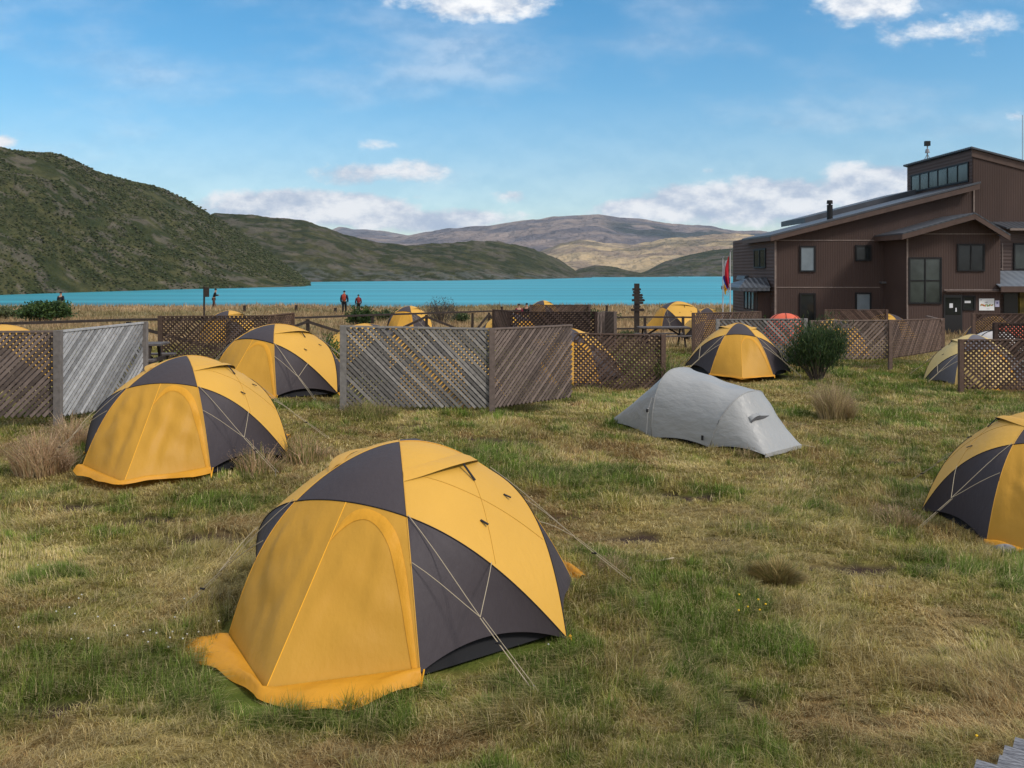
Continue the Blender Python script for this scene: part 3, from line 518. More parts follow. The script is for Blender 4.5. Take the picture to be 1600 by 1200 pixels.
# ------------------------------------------------------------------ grey tunnel tent
def tunnel_tent():
    T0 = np.array((1.68, 15.2)); ax = np.array((.68, -.733)); ax /= np.linalg.norm(ax); nr = np.array((-ax[1], ax[0]))*-1; z0 = -.11
    root = empty('tunnel_tent', (*(T0+ax*1.6), z0), math.atan2(ax[1], ax[0])); tag(root, 'low grey tunnel tent pitched alone on the open grass', 'tent')
    # local: x along the axis (-1.6 tail .. 1.65 nose), y: + is the far side
    def sec(s, tilt, w, h, e=.85, n=28, k=1): return [np.array((s-1.6+tilt*sin(a)**1.0, w*cos(a)*(abs(cos(a))**(e-1) if abs(cos(a)) > 1e-3 else 1), max(0, h*sin(a)**e)))for a in np.linspace(pi, 0, n+1)]
    def rev(P): return P
    A = sec(0, 0, .04, .03); B = sec(1.38, .05, .66, 1.04, .72); Cc = sec(2.42, .32, .62, .80, .78); D_ = sec(3.25, .02, .50, .025, .5)
    def loft(P, Q, n, sg, off=0):
        out = []
        for i in range(n+1):
            t = i/n; row = []
            for j, (p, q) in enumerate(zip(P, Q)):
                u = j/(len(P)-1); x = p*(1-t)+q*t; w = 4*t*(1-t); x = x+np.array((0, -np.sign(x[1])*0, 0)); a = sin(pi*u)
                x[2] -= sg*w*a*.8; x[1] *= 1-sg*w*.9*(1-a*.5)
                wr = (.022*sin(13*u+9*t+off)+.012*sin(31*u-8*t))*w*a*(1.0 if off == 11 else .4)+.013*w*(fbm(np.array([u*5+off]), np.array([t*4+u*6]), 1, 3, 3)[0]-.5)*4*a; x[2] += wr; x[1] += wr*.5
                if u in (0, 1): x[2] += .06*w
                row.append(x)
            out.append(row)
        return out
    for nm, P, Q, sg, lab in (('tail_panel', A, B, .03, 'sloping tail'), ('main_canopy', B, Cc, .035, None), ('nose_panel', Cc, D_, .0, 'sloping nose')):
        b = MB(); b.grid(loft(P, Q, 22, sg, len(nm))); o = b.build(nm, M_grey, root, smooth=True)
        if lab: o['label'] = lab
    b = MB(); b.grid([[D_[j], D_[j]*np.array((1, 1, 0))+np.array((0, 0, -.03))] for j in range(len(D_))]); b.build('nose_hem', M_grey, root)
    for P in (B, Cc):
        b = MB(); b.tube([p*np.array((1, 1.004, 1))+np.array((0, 0, .002)) for p in P], .007, 6); b.build('pole_sleeve', M_grey, root, smooth=True)
    b = MB(); b.add([(-1.3, -.1, 0), (-.25, -.56, 0), (.8, -.52, 0), (1.3, -.38, 0), (1.3, .38, 0), (.8, .52, 0), (-.25, .56, 0), (-.25, -.45, .3), (.8, -.4, .28), (.8, .4, .28), (-.25, .45, .3)],
            [(0, 1, 7), (1, 2, 8, 7), (2, 3, 8), (3, 4, 9, 8), (4, 5, 9), (5, 6, 10, 9), (6, 0, 10), (0, 7, 10), (7, 8, 9, 10)]); b.build('inner_tent', M_inner, root)
    # hooded vent on the nose, near side of the centre
    L = loft(Cc, D_, 22, 0); b = MB(); base = []; lip = []; low = []
    for j in range(9):
        t = j/8; c = L[9][10+j//1] if False else np.array(L[8][int(9+t*6)]); c2 = np.array(L[11][int(9+t*6)]); s1 = sin(pi*t); base.append(c+np.array((0, 0, .006))); lip.append(c*.5+c2*.5+np.array((.05, -.02, .05))*s1); low.append(c2+np.array((0, 0, .004)))
    b.grid([base, lip]); vh = b.build('vent_hood', M_grey, root, smooth=True); b = MB(); b.grid([lip, [l*.6+w*.4-np.array((0.01, 0, .012)) for l, w in zip(lip, low)]]); b.build('vent_opening', M_vent, vh)
    b = MB(); b.tube([(-.29, -.70, -.02), (-.27, -.68, .42), (-.24, -.62, .62)], .006, 5); b.bar((-.27, -.685, .38), (-.27, -.685, .46), .03, .02); b.build('side_strut', M_grey, root)
    b = MB(); b.bar((.72, -.665, .10), (.72, -.66, .17), .03, .02); b.bar((-.265, -.70, .40), (-.265, -.70, .45), .035, .02); b.build('buckle', M_dark, root)
    for p, q in (((-1.6, 0, .03), (-1.85, .02, -.02)), ((1.65, -.48, .02), (1.8, -.6, -.02)), ((1.65, .48, .02), (1.8, .62, -.02))):
        b = MB(); b.tube([p, q], .005, 5); b.build('guy_line', M_cord, root)
tunnel_tent()

# ------------------------------------------------------------------ lattice windbreaks
M_wood = mat('weathered_timber', (.95, .95, .95), .9, var=.28, vscale=14, vstretch=(1, 1, 1), attr=True, bump=.5, bscale=60, bstretch=(1, 1, .3), bdist=.004, spec=.1)
GREYW = (.23, .215, .20); BROWNW = (.125, .083, .066); MIDW = (.175, .135, .118); DARKW = (.05, .034, .03); PALEW = (.37, .37, .38)
def jit(c, a=.3): k = 1+random.uniform(-a, a); return tuple(x*k for x in c)
def lattice(parent, p, q, zb0, zt0, zb1, zt1, col, d=1, sp=.066, w=.047, back=None, cap=True):
    """one panel of two crossing layers of laths between two ground points; d: +1 rises to the right in the front layer"""
    p = np.array(p, float); q = np.array(q, float); Wd = np.linalg.norm(q-p); e = (q-p)/Wd; nn = np.array((e[1], -e[0]));
    if nn[1] > 0: nn = -nn
    H = (zt0-zb0+zt1-zb1)/2; b = MB()
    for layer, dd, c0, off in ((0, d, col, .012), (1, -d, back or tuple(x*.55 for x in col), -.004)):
        k = -H
        while k < Wd+H:
            k += sp*1.414*random.uniform(.97, 1.03); s0, s1 = (k, k+H*1.0) if dd > 0 else (k, k-H)
            # line from (s0,0) to (s1,H) clipped to 0..Wd
            a0, a1 = 0., 1.; ds = s1-s0
            for lim, sg in ((0, 1), (Wd, -1)):
                f0 = (s0-lim)*sg; f1 = (s1-lim)*sg
                if f0 < 0 and f1 < 0: a0 = 2
                elif f0 < 0: a0 = max(a0, f0/(f0-f1))
                elif f1 < 0: a1 = min(a1, f0/(f0-f1))
            if a0 >= a1 or a1-a0 < .03: continue
            if random.random() < .012: continue
            def P(t):
                s = s0+ds*t; f = s/Wd; z = (zb0*(1-f)+zb1*f)*(1-t)+(zt0*(1-f)+zt1*f)*t; g = p+e*s+nn*off; return (g[0], g[1], z)
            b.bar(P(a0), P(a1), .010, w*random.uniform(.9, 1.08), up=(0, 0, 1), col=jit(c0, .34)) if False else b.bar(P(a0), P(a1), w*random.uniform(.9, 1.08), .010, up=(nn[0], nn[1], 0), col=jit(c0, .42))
    o = b.build('lattice_panel', M_wood, parent); 
    if cap:
        b = MB(); g0_ = p+nn*.004; g1_ = q+nn*.004; b.bar((*g0_, zt0+.012), (*g1_, zt1+.012), .055, .03, col=jit(tuple(x*1.1 for x in col), .1)); b.build('top_rail', M_wood, o)
    return o
def post(parent, x, y, zt, col, w=.10, zb=None):
    z0 = G(x, y)-.1 if zb is None else zb; b = MB(); b.box((x-w/2, y-w/2, z0), (x+w/2, y+w/2, zt), col=col); b.build('post', M_wood, parent)
def screen(label, pts, cols, dirs, gap=.09, posts=None, pw=.10, pcol=None, **k):
    """pts: (photo column, distance, photo row of the top[, photo row of the bottom])"""
    r = empty('lattice_screen', (X(pts[0][0], pts[0][1]), pts[0][1], 0)); base = np.array(r.location); tag(r, label, 'windbreak', 'slatted windbreak screens between the tents')
    Q = []
    for t in pts:
        px, Y, py = t[:3]; x = X(px, Y); zb = Z(t[3], Y) if len(t) > 3 else G(x, Y)+gap; Q.append((x-base[0], Y-base[1], zb, Z(py, Y)))
    for i in range(len(Q)-1):
        a, b = Q[i], Q[i+1]; c = cols[i % len(cols)]; lattice(r, a[:2], b[:2], a[2], a[3], b[2], b[3], c, dirs[i % len(dirs)], **k)
    for i in (range(len(Q)) if posts is None else posts):
        x, y = Q[i][:2]; zt = Q[i][3]+.03; b = MB(); b.box((x-pw/2, y-pw/2-.04, G(x+base[0], y+base[1])-.1), (x+pw/2, y+pw/2-.04, zt), col=jit(pcol or tuple(v*1.05 for v in cols[min(i, len(cols)-1)]), .1)); b.build('post', M_wood, r)
    return r
screen('left grey lattice windbreak with a thick post, cut by the left edge', [(-160, 13.2, 521, 655), (93, 13.35, 519, 650), (227, 15.4, 505, 630)], [MIDW, PALEW], [1, 1], posts=(0, 1, 2), pw=.10, pcol=(.19, .17, .16))
screen('long grey and brown lattice windbreak in the middle of the camp, three posts', [(537, 14.9, 511, 634), (769, 15.5, 515, 637), (893, 16.8, 509, 620)], [GREYW, MIDW], [-1, 1], posts=(0, 1), pw=.095)
screen('brown lattice windbreak right of the grey centre one, yellow tent behind it', [(897, 20.4, 522, 612), (1036, 20.3, 524, 618)], [BROWNW], [1], posts=(1,), sp=.078, w=.045)
screen('dark brown lattice windbreak behind the two left tents', [(251, 25.3, 495, 566), (417, 25.8, 494, 560), (458, 27.5, 490, 555)], [(.085, .058, .045), (.12, .075, .055)], [1, 1], posts=(0, 2), sp=.082, w=.048)
screen('very dark lattice windbreak with broken slats in the middle distance', [(795, 31, 488), (931, 31, 488)], [DARKW], [-1], posts=(0, 1), sp=.10, w=.056)
screen('brown lattice wing at the left of the dark middle windbreak', [(771, 33.5, 484.5), (800, 31.8, 486)], [BROWNW], [-1], posts=(0,))
screen('raised lattice windbreak farthest back, beside the two walkers', [(829, 42, 477), (921, 42, 477)], [(.10, .07, .06)], [1], posts=(0, 1))
screen('short solid board screen at the right of the dark middle windbreak', [(943, 31.5, 487.5), (961, 31.2, 488)], [MIDW], [1], posts=(0, 1), sp=.045, w=.06)
screen('grey lattice return between the dark windbreak and the board screen', [(931, 31.1, 489), (944, 32.2, 488)], [MIDW], [1], posts=())
screen('brown lattice windbreak in front of the lakeside picnic table tent', [(1083, 29.5, 490, 542), (1187, 33, 487.5, 530)], [BROWNW], [1], posts=(0, 1), sp=.09, w=.05)
screen('grey lattice windbreak behind the tent that faces the camera', [(1121, 27.0, 500, 560), (1258, 26.6, 499, 566)], [(.25, .235, .225)], [-1], posts=(0, 1), sp=.095, w=.055)
screen('long lattice windbreak right of the dark green bush, three posts', [(1268, 26.0, 502, 562), (1390, 26.0, 501, 560), (1472, 29.5, 498.5, 547)], [(.20, .15, .125), (.15, .105, .085)], [1, 1], posts=(0, 1, 2), sp=.095, w=.055)
screen('low brown lattice along the foot of the lodge wall', [(1290, 42, 484.5), (1385, 42, 484.5)], [BROWNW], [-1], posts=(0, 1))
screen('brown lattice windbreak with a corner post at the right edge, pale tent behind it', [(1500, 20.9, 532, 607), (1660, 20.6, 531, 610)], [BROWNW], [1], posts=(0,), sp=.085, w=.045)
screen('brown lattice windbreak highest at the right edge below the lodge posters', [(1520, 31, 491, 535), (1680, 30, 491, 540)], [BROWNW], [1], posts=(0,))
screen('small dark lattice windbreak in front of the red tent at the right edge', [(1554, 24.2, 506, 560), (1680, 24, 506, 560)], [DARKW], [1], posts=(0,), sp=.075)
# a loose rail leaning on the long lattice, by the entrance
b = MB(); b.bar((X(1448, 30), 30, Z(494, 30)), (X(1472, 29.3), 29.3, Z(500, 29.3)), .09, .04, col=MIDW); tag(b.build('loose_plank', M_wood), 'loose plank lying on the end post of the long lattice by the lodge door', 'plank')

# ------------------------------------------------------------------ the lodge
M_sid = mat('brown_ribbed_siding', (.062, .040, .034), .75, var=.2, vscale=.5, vstretch=(1, 1, .35), wave=('X', 2.4, .28), spec=.2)
M_sidL = mat('brown_lap_siding', (.082, .058, .053), .75, var=.12, vscale=.6, wave=('Z', 1.6, .6), spec=.2)
M_sidY = mat('brown_ribbed_side_siding', (.062, .040, .034), .75, var=.15, vscale=.6, wave=('Y', 2.4, .28), spec=.2)
M_roof = mat('dark_sheet_roof', (.055, .06, .072), .45, var=.15, vscale=1.5, wave=('Y', 1.2, .5), spec=.4)
M_roofX = mat('ribbed_sheet_roof', (.05, .055, .065), .42, var=.15, vscale=1.5, wave=('X', 1.1, 1.0), spec=.45)
M_roofP = mat('porch_corrugated_roof', (.15, .17, .2), .35, var=.15, vscale=1.5, wave=('X', .8, 1.0), spec=.5)
M_fas = mat('brown_fascia_board', (.085, .055, .045), .6, var=.15, vscale=3)
M_trim = mat('pale_brown_trim', (.20, .155, .135), .6, var=.2, vscale=6)
M_frame = mat('black_window_frame', (.010, .010, .011), .5)
M_glass = mat('window_glass', (.016, .019, .02), .08, var=.5, vscale=1.2, spec=.35)
M_glassB = mat('window_glass_with_blind', (.16, .195, .22), .2, var=.12, vscale=2, spec=.4)
M_glassC = mat('clerestory_glass', (.045, .055, .052), .1, var=.5, vscale=.8, spec=.5)
M_doorD = mat('black_entrance_door', (.012, .012, .014), .3, spec=.5)
M_paper = mat('white_paper', (.62, .63, .66), .7, var=.05, vscale=8)
M_steel = mat('galvanised_metal', (.22, .22, .23), .4, metal=.7, var=.2)
LG = (21.0, 48.0, -.9); lodge = empty('lodge', LG); tag(lodge, 'two-storey brown clad lodge with sloping roofs and a clerestory tower', 'building')
def LB(b, name, m, parent=None, sm_=False, lab=None):
    parent = parent or lodge
    b.v = [(x-LG[0], y-LG[1], z-LG[2]) for x, y, z in b.v]; o = b.build(name, m, parent, smooth=sm_)
    if lab: o['label'] = lab
    return o
Yf = 50.0
def xz(px, py, Y): return (X(px, Y), Z(py, Y))
sl_ = .254; zr0 = lambda x: 4.1+sl_*(x-12.9)
xl = X(1211, Yf); xt = X(1520, Yf); gb = -1.4
b = MB(); b.prism([(xl, gb), (xt+9, gb), (xt+9, 5), (xt, zr0(xt)-.12), (xl, zr0(xl)-.12)], Yf, Yf+9.5); LB(b, 'wall', M_sid)
b = MB(); b.add([(xl-.004, Yf-.004, gb), (xl-.004, Yf+9.5, gb), (xl-.004, Yf+9.5, zr0(xl)-.13), (xl-.004, Yf-.004, zr0(xl)-.13)], [(0, 1, 2, 3)]); 
b = MB(); b.box((xl-.03, Yf, gb), (xl-.002, Yf+9.4, zr0(xl)-.14)); LB(b, 'wall', M_sidL, lab='left end wall with lap siding')
# main shed roof
xe = X(1204, 49.4)
def slab(x0, x1, y0, y1, f, th, name='roof', m=M_roof, lab=None):
    b = MB(); b.prism([(x0, f(x0)-th), (x1, f(x1)-th), (x1, f(x1)), (x0, f(x0))], y0, y1); return LB(b, name, m, lab=lab)
rf = slab(xe, xt+.15, 49.4, Yf+5.6, lambda x: zr0(x)+.02, .10)
b = MB(); b.prism([(xe+.02, zr0(xe)-.34), (xt+.1, zr0(xt)-.36), (xt+.1, zr0(xt)-.085), (xe+.02, zr0(xe)-.085)], 49.42, 49.50); LB(b, 'fascia', M_fas, rf)
b = MB(); b.box((xe+.01, 49.51, zr0(xe)-.30), (xe+.09, Yf+5.5, zr0(xe)-.085)); LB(b, 'fascia', M_fas, rf)
b = MB(); b.prism([(xe+.1, zr0(xe)-.30), (xl-.05, zr0(xl)-.28), (xl-.05, zr0(xl)-.22), (xe+.1, zr0(xe)-.24)], 49.55, Yf+5.5); LB(b, 'soffit', M_fas, rf)
slab(X(1250, 57), X(1420, 57), 56, 61, lambda x: zr0(x)+.34, .35, lab='raised strip of roof behind the chimney')
# clerestory tower
zt = lambda x: 9.25-.26*(x-xt)
b = MB(); b.prism([(xt, 4), (xt+9, 4), (xt+9, zt(xt+9)), (xt, zt(xt))], Yf-.02, Yf+8.3); LB(b, 'wall', M_sid, lab='clerestory tower wall')
b = MB(); b.box((xt-.03, Yf+.02, 6.3), (xt-.002, Yf+8.2, 9.2)); LB(b, 'wall', M_sidL, lab='side of the clerestory tower')
b = MB(); b.prism([(xt-.18, zt(xt-.18)+.0), (xt+9.2, zt(xt+9.2)+.0), (xt+9.2, zt(xt+9.2)+.10), (xt-.18, zt(xt-.18)+.10)], Yf-.2, Yf+8.5); tr = LB(b, 'roof', M_roof, lab='tower roof sloping down to the right')
b = MB(); b.prism([(xt-.1, zt(xt-.1)-.42), (xt+9.2, zt(xt+9.2)-.42), (xt+9.2, zt(xt+9.2)-.01), (xt-.1, zt(xt-.1)-.01)], Yf-.08, Yf-.025); LB(b, 'fascia', M_fas, tr)
def win_side(x, y0, y1, z0, z1, n, m, lab=None):          # window on a wall facing -x
    f = .09; b = MB(); b.box((x-.07, y0, z0), (x, y1, z0+f)); b.box((x-.07, y0, z1-f), (x, y1, z1))
    for i in range(n+1):
        yy = y0+(y1-y0-f)*i/n; b.box((x-.066, yy, z0+f), (x, yy+f, z1-f))
    w = LB(b, 'window', M_frame, lab=lab)
    for i in range(n):
        ya = y0+(y1-y0-f)*i/n+f; yb = y0+(y1-y0-f)*(i+1)/n; b = MB(); b.box((x-.035, ya, z0+f), (x-.01, yb, z1-f)); LB(b, 'pane', m if not callable(m) else m(i), w)
    return w
win_side(xt-.03, Yf+.35, Yf+7.6, 7.50, 8.62, 6, M_glassC, 'strip of six clerestory windows')
def win(px0, px1, py0, py1, Y, nx=1, nz=1, m=None, lab=None, f=.09, mats=None):
    x0, x1 = X(px0, Y), X(px1, Y); z1, z0 = Z(py0, Y), Z(py1, Y); b = MB()
    b.box((x0, Y-.07, z0), (x1, Y, z0+f)); b.box((x0, Y-.07, z1-f), (x1, Y, z1)); b.box((x0, Y-.068, z0+f), (x0+f, Y, z1-f)); b.box((x1-f, Y-.068, z0+f), (x1, Y, z1-f))
    for i in range(1, nx): xx = x0+(x1-x0)*i/nx; b.box((xx-.035, Y-.06, z0+f), (xx+.035, Y-.002, z1-f))
    for k in range(1, nz): zz = z0+(z1-z0)*k/nz; b.box((x0+f, Y-.058, zz-.035), (x1-f, Y-.003, zz+.035))
    w = LB(b, 'window', M_frame, lab=lab)
    for i in range(nx):
        for k in range(nz):
            xa = x0+f if i == 0 else x0+(x1-x0)*i/nx+.035; xb = x1-f if i == nx-1 else x0+(x1-x0)*(i+1)/nx-.035
            za = z0+f if k == 0 else z0+(z1-z0)*k/nz+.035; zb = z1-f if k == nz-1 else z0+(z1-z0)*(k+1)/nz-.035
            b = MB(); b.box((xa, Y-.03, za), (xb, Y-.008, zb)); LB(b, 'pane', (mats[i+nx*k] if mats else m or M_glass), w)
    return w
win(1249, 1274, 384, 425, Yf, m=M_glassB, lab='upper window with a pale blind'); win(1336, 1361, 383, 408, Yf, m=M_glass, lab='small square upper window')
win(1249, 1274, 458, 512, Yf, m=M_glass, lab='tall lower window'); win(1336, 1361, 457, 488, Yf, m=M_glassB, lab='lower window nearest the wing')
win_side(xl-.03, X(1211, Yf)*F/398-Yf+Yf, X(1211, Yf)*F/379.5, Z(419, 52), Z(388, 52), 2, M_glass, 'window in the left end wall')
def trimx(px0, px1, py, Y, h=.07, name='trim', m=M_trim): b = MB(); b.box((X(px0, Y), Y-.03, Z(py, Y)-h/2), (X(px1, Y), Y-.002, Z(py, Y)+h/2)); LB(b, name, m)
def trimz(px, py0, py1, Y, w=.09, name='trim'): b = MB(); b.box((X(px, Y)-w/2, Y-.035, Z(py1, Y)), (X(px, Y)+w/2, Y-.003, Z(py0, Y))); LB(b, name, M_trim)
trimx(1213, 1383, 375.5, Yf, .05); trimx(1213, 1375, 449, Yf, .05); trimz(1211.5, 376, 525, Yf, .10); trimz(1521.5, 297, 331, Yf-.02, .08)
# gabled wing in front
Yw = 47.2; x0, x1, xp = X(1417, Yw), X(1563, Yw), X(1523, Yw); zl, zp, zr_ = Z(372, Yw), Z(343, Yw), Z(370, Yw)
b = MB(); b.prism([(x0, gb), (x1, gb), (x1, zr_), (xp, zp), (x0, zl)], Yw, Yf-.03); LB(b, 'wall', M_sid, lab='gabled wing wall')
b = MB(); b.box((x0-.03, Yw+.01, gb), (x0-.002, Yf-.03, zl-.02)); LB(b, 'wall', M_sidY, lab='side of the gabled wing')
xa, xb = X(1410, 46.4), X(1579, 46.4); za, zpk, zb = Z(364, 46.4), Z(332, 46.4), Z(366, 46.4); xpk = X(1524, 46.4)
def gable_slab(xa, za, xb, zb, y0, y1, th, m, name, par=None, lab=None, dz=0):
    b = MB(); b.prism([(xa, za-th+dz), (xb, zb-th+dz), (xb, zb+dz), (xa, za+dz)], y0, y1); return LB(b, name, m, par, lab=lab)
g1 = gable_slab(xa, za, xpk, zpk, 46.4, 50.3, .07, M_roofX, 'roof', lab='left slope of the gable roof'); g2 = gable_slab(xpk+.004, zpk, xb, zb, 46.4, 50.3, .07, M_roofX, 'roof', lab='right slope of the gable roof')
gable_slab(xa, za-.075, xpk-.003, zpk-.075, 46.41, 46.48, .27, M_fas, 'fascia', g1); gable_slab(xpk+.003, zpk-.075, xb, zb-.075, 46.41, 46.48, .27, M_fas, 'fascia', g2)
gable_slab(xa+.01, za-.25, x0-.03, za-.25+(x0-xa)*.26, 46.5, 50.2, .05, M_fas, 'soffit', g1)
b = MB(); b.box((xa, 46.49, za-.33), (xa+.05, 50.2, za-.075)); LB(b, 'fascia', M_fas, g1)
trimz(1417.5, 373, 525, Yw, .08); trimx(1419, 1562, 365.5, Yw, .04); trimx(1475, 1561, 453, Yw, .07)
b = MB(); b.box((X(1474, Yw), Yw-.35, Z(456, Yw)), (X(1562, Yw), Yw-.04, Z(454.5, Yw))); LB(b, 'ledge', M_fas)
win(1419, 1471, 402, 475, Yw, 2, 2, m=M_glassC, lab='large four-pane window beside the entrance'); win(1495, 1538, 381, 424, Yw, 2, 1, m=M_glass, lab='two-pane window high in the gable')
# entrance door
b = MB(); b.box((X(1474, Yw), Yw-.05, Z(522, Yw)), (X(1503, Yw), Yw-.002, Z(461, Yw))); dr = LB(b, 'door', M_doorD)
b = MB(); b.box((X(1476.5, Yw), Yw-.06, Z(492, Yw)), (X(1500.5, Yw), Yw-.051, Z(465, Yw))); LB(b, 'pane', M_glass, dr)
b = MB(); b.box((X(1482.5, Yw), Yw-.066, Z(481, Yw)), (X(1488, Yw), Yw-.061, Z(474, Yw))); LB(b, 'notice', M_paper, dr)
b = MB(); b.box((X(1491.5, Yw), Yw-.10, Z(487, Yw)), (X(1493.5, Yw), Yw-.061, Z(481, Yw))); LB(b, 'handle', M_paper, dr)
win(1503.5, 1523.5, 462, 485, Yw, m=M_glass, lab='dark side window with a small notice')
b = MB(); b.box((X(1506.5, Yw), Yw-.045, Z(473.5, Yw)), (X(1516, Yw), Yw-.031, Z(470, Yw))); LB(b, 'notice', M_paper)
# lamp on the return wall
b = MB(); b.box((X(1374, Yf), Yf-.3, Z(443, Yf)), (X(1386, Yf)-.08, Yf-.03, Z(440, Yf))); LB(b, 'wall_lamp', M_steel)
# right wing, its roof and the porch roof
Yg = 49.2; b = MB(); b.box((x1+.004, Yg, gb), (x1+9, Yf-.04, Z(354, Yg))); LB(b, 'wall', M_sidL, lab='right wing wall')
b = MB(); zE = Z(355.5, 48.6); zR = Z(330.5, 52.6); b.add([(X(1573, 48.6), 48.6, zE), (x1+9, 48.6, zE), (x1+9, 52.6, zR), (X(1500, 52.6), 52.6, zR), (X(1573, 48.6), 48.6, zE-.08), (x1+9, 48.6, zE-.08), (x1+9, 52.6, zR-.08), (X(1500, 52.6), 52.6, zR-.08)],
    [(0, 1, 2, 3), (7, 6, 5, 4), (0, 4, 5, 1), (1, 5, 6, 2), (2, 6, 7, 3), (3, 7, 4, 0)]); r3 = LB(b, 'roof', M_roofX, lab='right wing roof')
b = MB(); b.box((X(1578, 48.55), 48.5, zE-.16), (x1+9, 48.59, zE-.04)); LB(b, 'gutter', M_trim, r3)
win(1583, 1612, 380, 422, Yg, 1, 1, m=M_glassC, lab='window of the right wing with a pale frame')
b = MB(); zE = Z(448, 46.8); zR = Z(423, 49.15); b.add([(X(1563, 46.8), 46.8, zE), (x1+9, 46.8, zE), (x1+9, 49.15, zR), (X(1563, 46.8), 49.15, zR), (X(1563, 46.8), 46.8, zE-.05), (x1+9, 46.8, zE-.05), (x1+9, 49.15, zR-.05), (X(1563, 46.8), 49.15, zR-.05)],
    [(0, 1, 2, 3), (7, 6, 5, 4), (0, 4, 5, 1), (1, 5, 6, 2), (2, 6, 7, 3), (3, 7, 4, 0)]); r4 = LB(b, 'porch_roof', M_roofP)
b = MB(); b.box((X(1563, 46.8), 46.72, zE-.28), (x1+9, 46.79, zE+.02)); LB(b, 'fascia', M_fas, r4)
b = MB(); b.box((X(1568, Yg), Yg-.03, gb), (X(1591, Yg), Yg-.004, Z(458, Yg))); LB(b, 'doorway', M_doorD, lab='dark porch doorway')
b = MB(); 
b.box((X(1592, 48), 47.9, gb), (X(1599, 48), 48.1, zE-.1)); pc = LB(b, 'porch_post', mat('yellow_painted_post', (.34, .26, .05), .7, base2=(.05, .04, .02), vscale=2.6), lab='porch post with yellow and black patches')
trimx(1563, 1567, 420, Yg-.0, .05); trimz(1566, 380, 422, Yg, .05)
# posters on the wall
b = MB(); Y_ = Yw-.02; b.box((X(1529.5, Yw), Y_-.015, Z(485, Yw)), (X(1553, Yw), Y_+.015, Z(466.5, Yw)), col=(.75, .76, .76)); po = LB(b, 'map_board', mat('printed_board', (1, 1, 1), .5, attr=True))
bx0, bx1, bz0, bz1 = X(1529.5, Yw), X(1553, Yw), Z(485, Yw), Z(466.5, Yw); cols_ = [(.10, .28, .05), (.30, .42, .10), (.55, .30, .06), (.45, .07, .05), (.10, .10, .09), (.5, .1, .08), (.35, .4, .2)]
M_print = mat('print_ink', (1, 1, 1), .5, attr=True)
for i in range(15):
    fx = .06+.88*i/15; hh = random.uniform(.10, .2); zc = .44+random.uniform(-.05, .05)
    b = MB(); b.box((bx0+(bx1-bx0)*fx, Y_-.019, bz0+(bz1-bz0)*(zc-hh/2)), (bx0+(bx1-bx0)*(fx+.055), Y_-.0155, bz0+(bz1-bz0)*(zc+hh/2)), col=random.choice(cols_)); LB(b, 'picture', M_print, po)
for fx, fz, w_, h_ in ((.08, .86, .08, .06), (.36, .68, .2, .03), (.42, .62, .14, .02), (.5, .12, .18, .02)):
    b = MB(); b.box((bx0+(bx1-bx0)*fx, Y_-.019, bz0+(bz1-bz0)*fz), (bx0+(bx1-bx0)*(fx+w_), Y_-.0155, bz0+(bz1-bz0)*(fz+h_)), col=(.06, .06, .07)); LB(b, 'caption', M_print, po)
b = MB(); b.box((X(1554.5, Yw), Y_-.01, Z(479.5, Yw)), (X(1561, Yw), Y_+.015, Z(469.5, Yw))); nb = LB(b, 'notice', mat('lilac_paper', (.52, .5, .66), .7))
b = MB(); b.box((X(1556.5, Yw), Y_-.014, Z(474.5, Yw)), (X(1559, Yw), Y_-.0105, Z(472, Yw)), col=(.1, .1, .25)); LB(b, 'print', M_print, nb)
# chimney, instrument mast
cy = 50.8; cx = X(1296.5, cy); cz = zr0(cx); b = MB(); b.tube([(cx, cy, cz-.1), (cx, cy, Z(320, cy))], .16, 14); ch = LB(b, 'chimney', M_frame, sm_=False)
b = MB(); b.tube([(cx, cy, Z(318.5, cy)), (cx, cy, Z(313, cy))], .17, 14, r2=.15); b.tube([(cx, cy, Z(320, cy)), (cx, cy, Z(318.4, cy))], .08, 8); LB(b, 'chimney_cap', M_frame, ch)
ay = 57; axx = X(1449, ay); az = Z(250, ay); b = MB(); b.tube([(axx, ay, az-.5), (axx, ay, Z(228, ay))], .04, 8); mast = LB(b, 'instrument_mast', M_steel)
b = MB(); b.box((axx-.16, ay-.1, Z(228, ay)), (axx+.16, ay+.12, Z(220.5, ay))); LB(b, 'camera_box', M_frame, mast)
b = MB(); b.tube([(axx, ay, Z(239, ay)), (axx, ay, Z(233, ay))], .15, 10, r2=.10); LB(b, 'sensor', M_steel, mast)
b = MB(); b.tube([(axx-.2, ay, Z(250, ay)), (axx, ay, Z(240, ay)), (axx+.2, ay, Z(250, ay))], .025, 6); LB(b, 'brace', M_steel, mast)
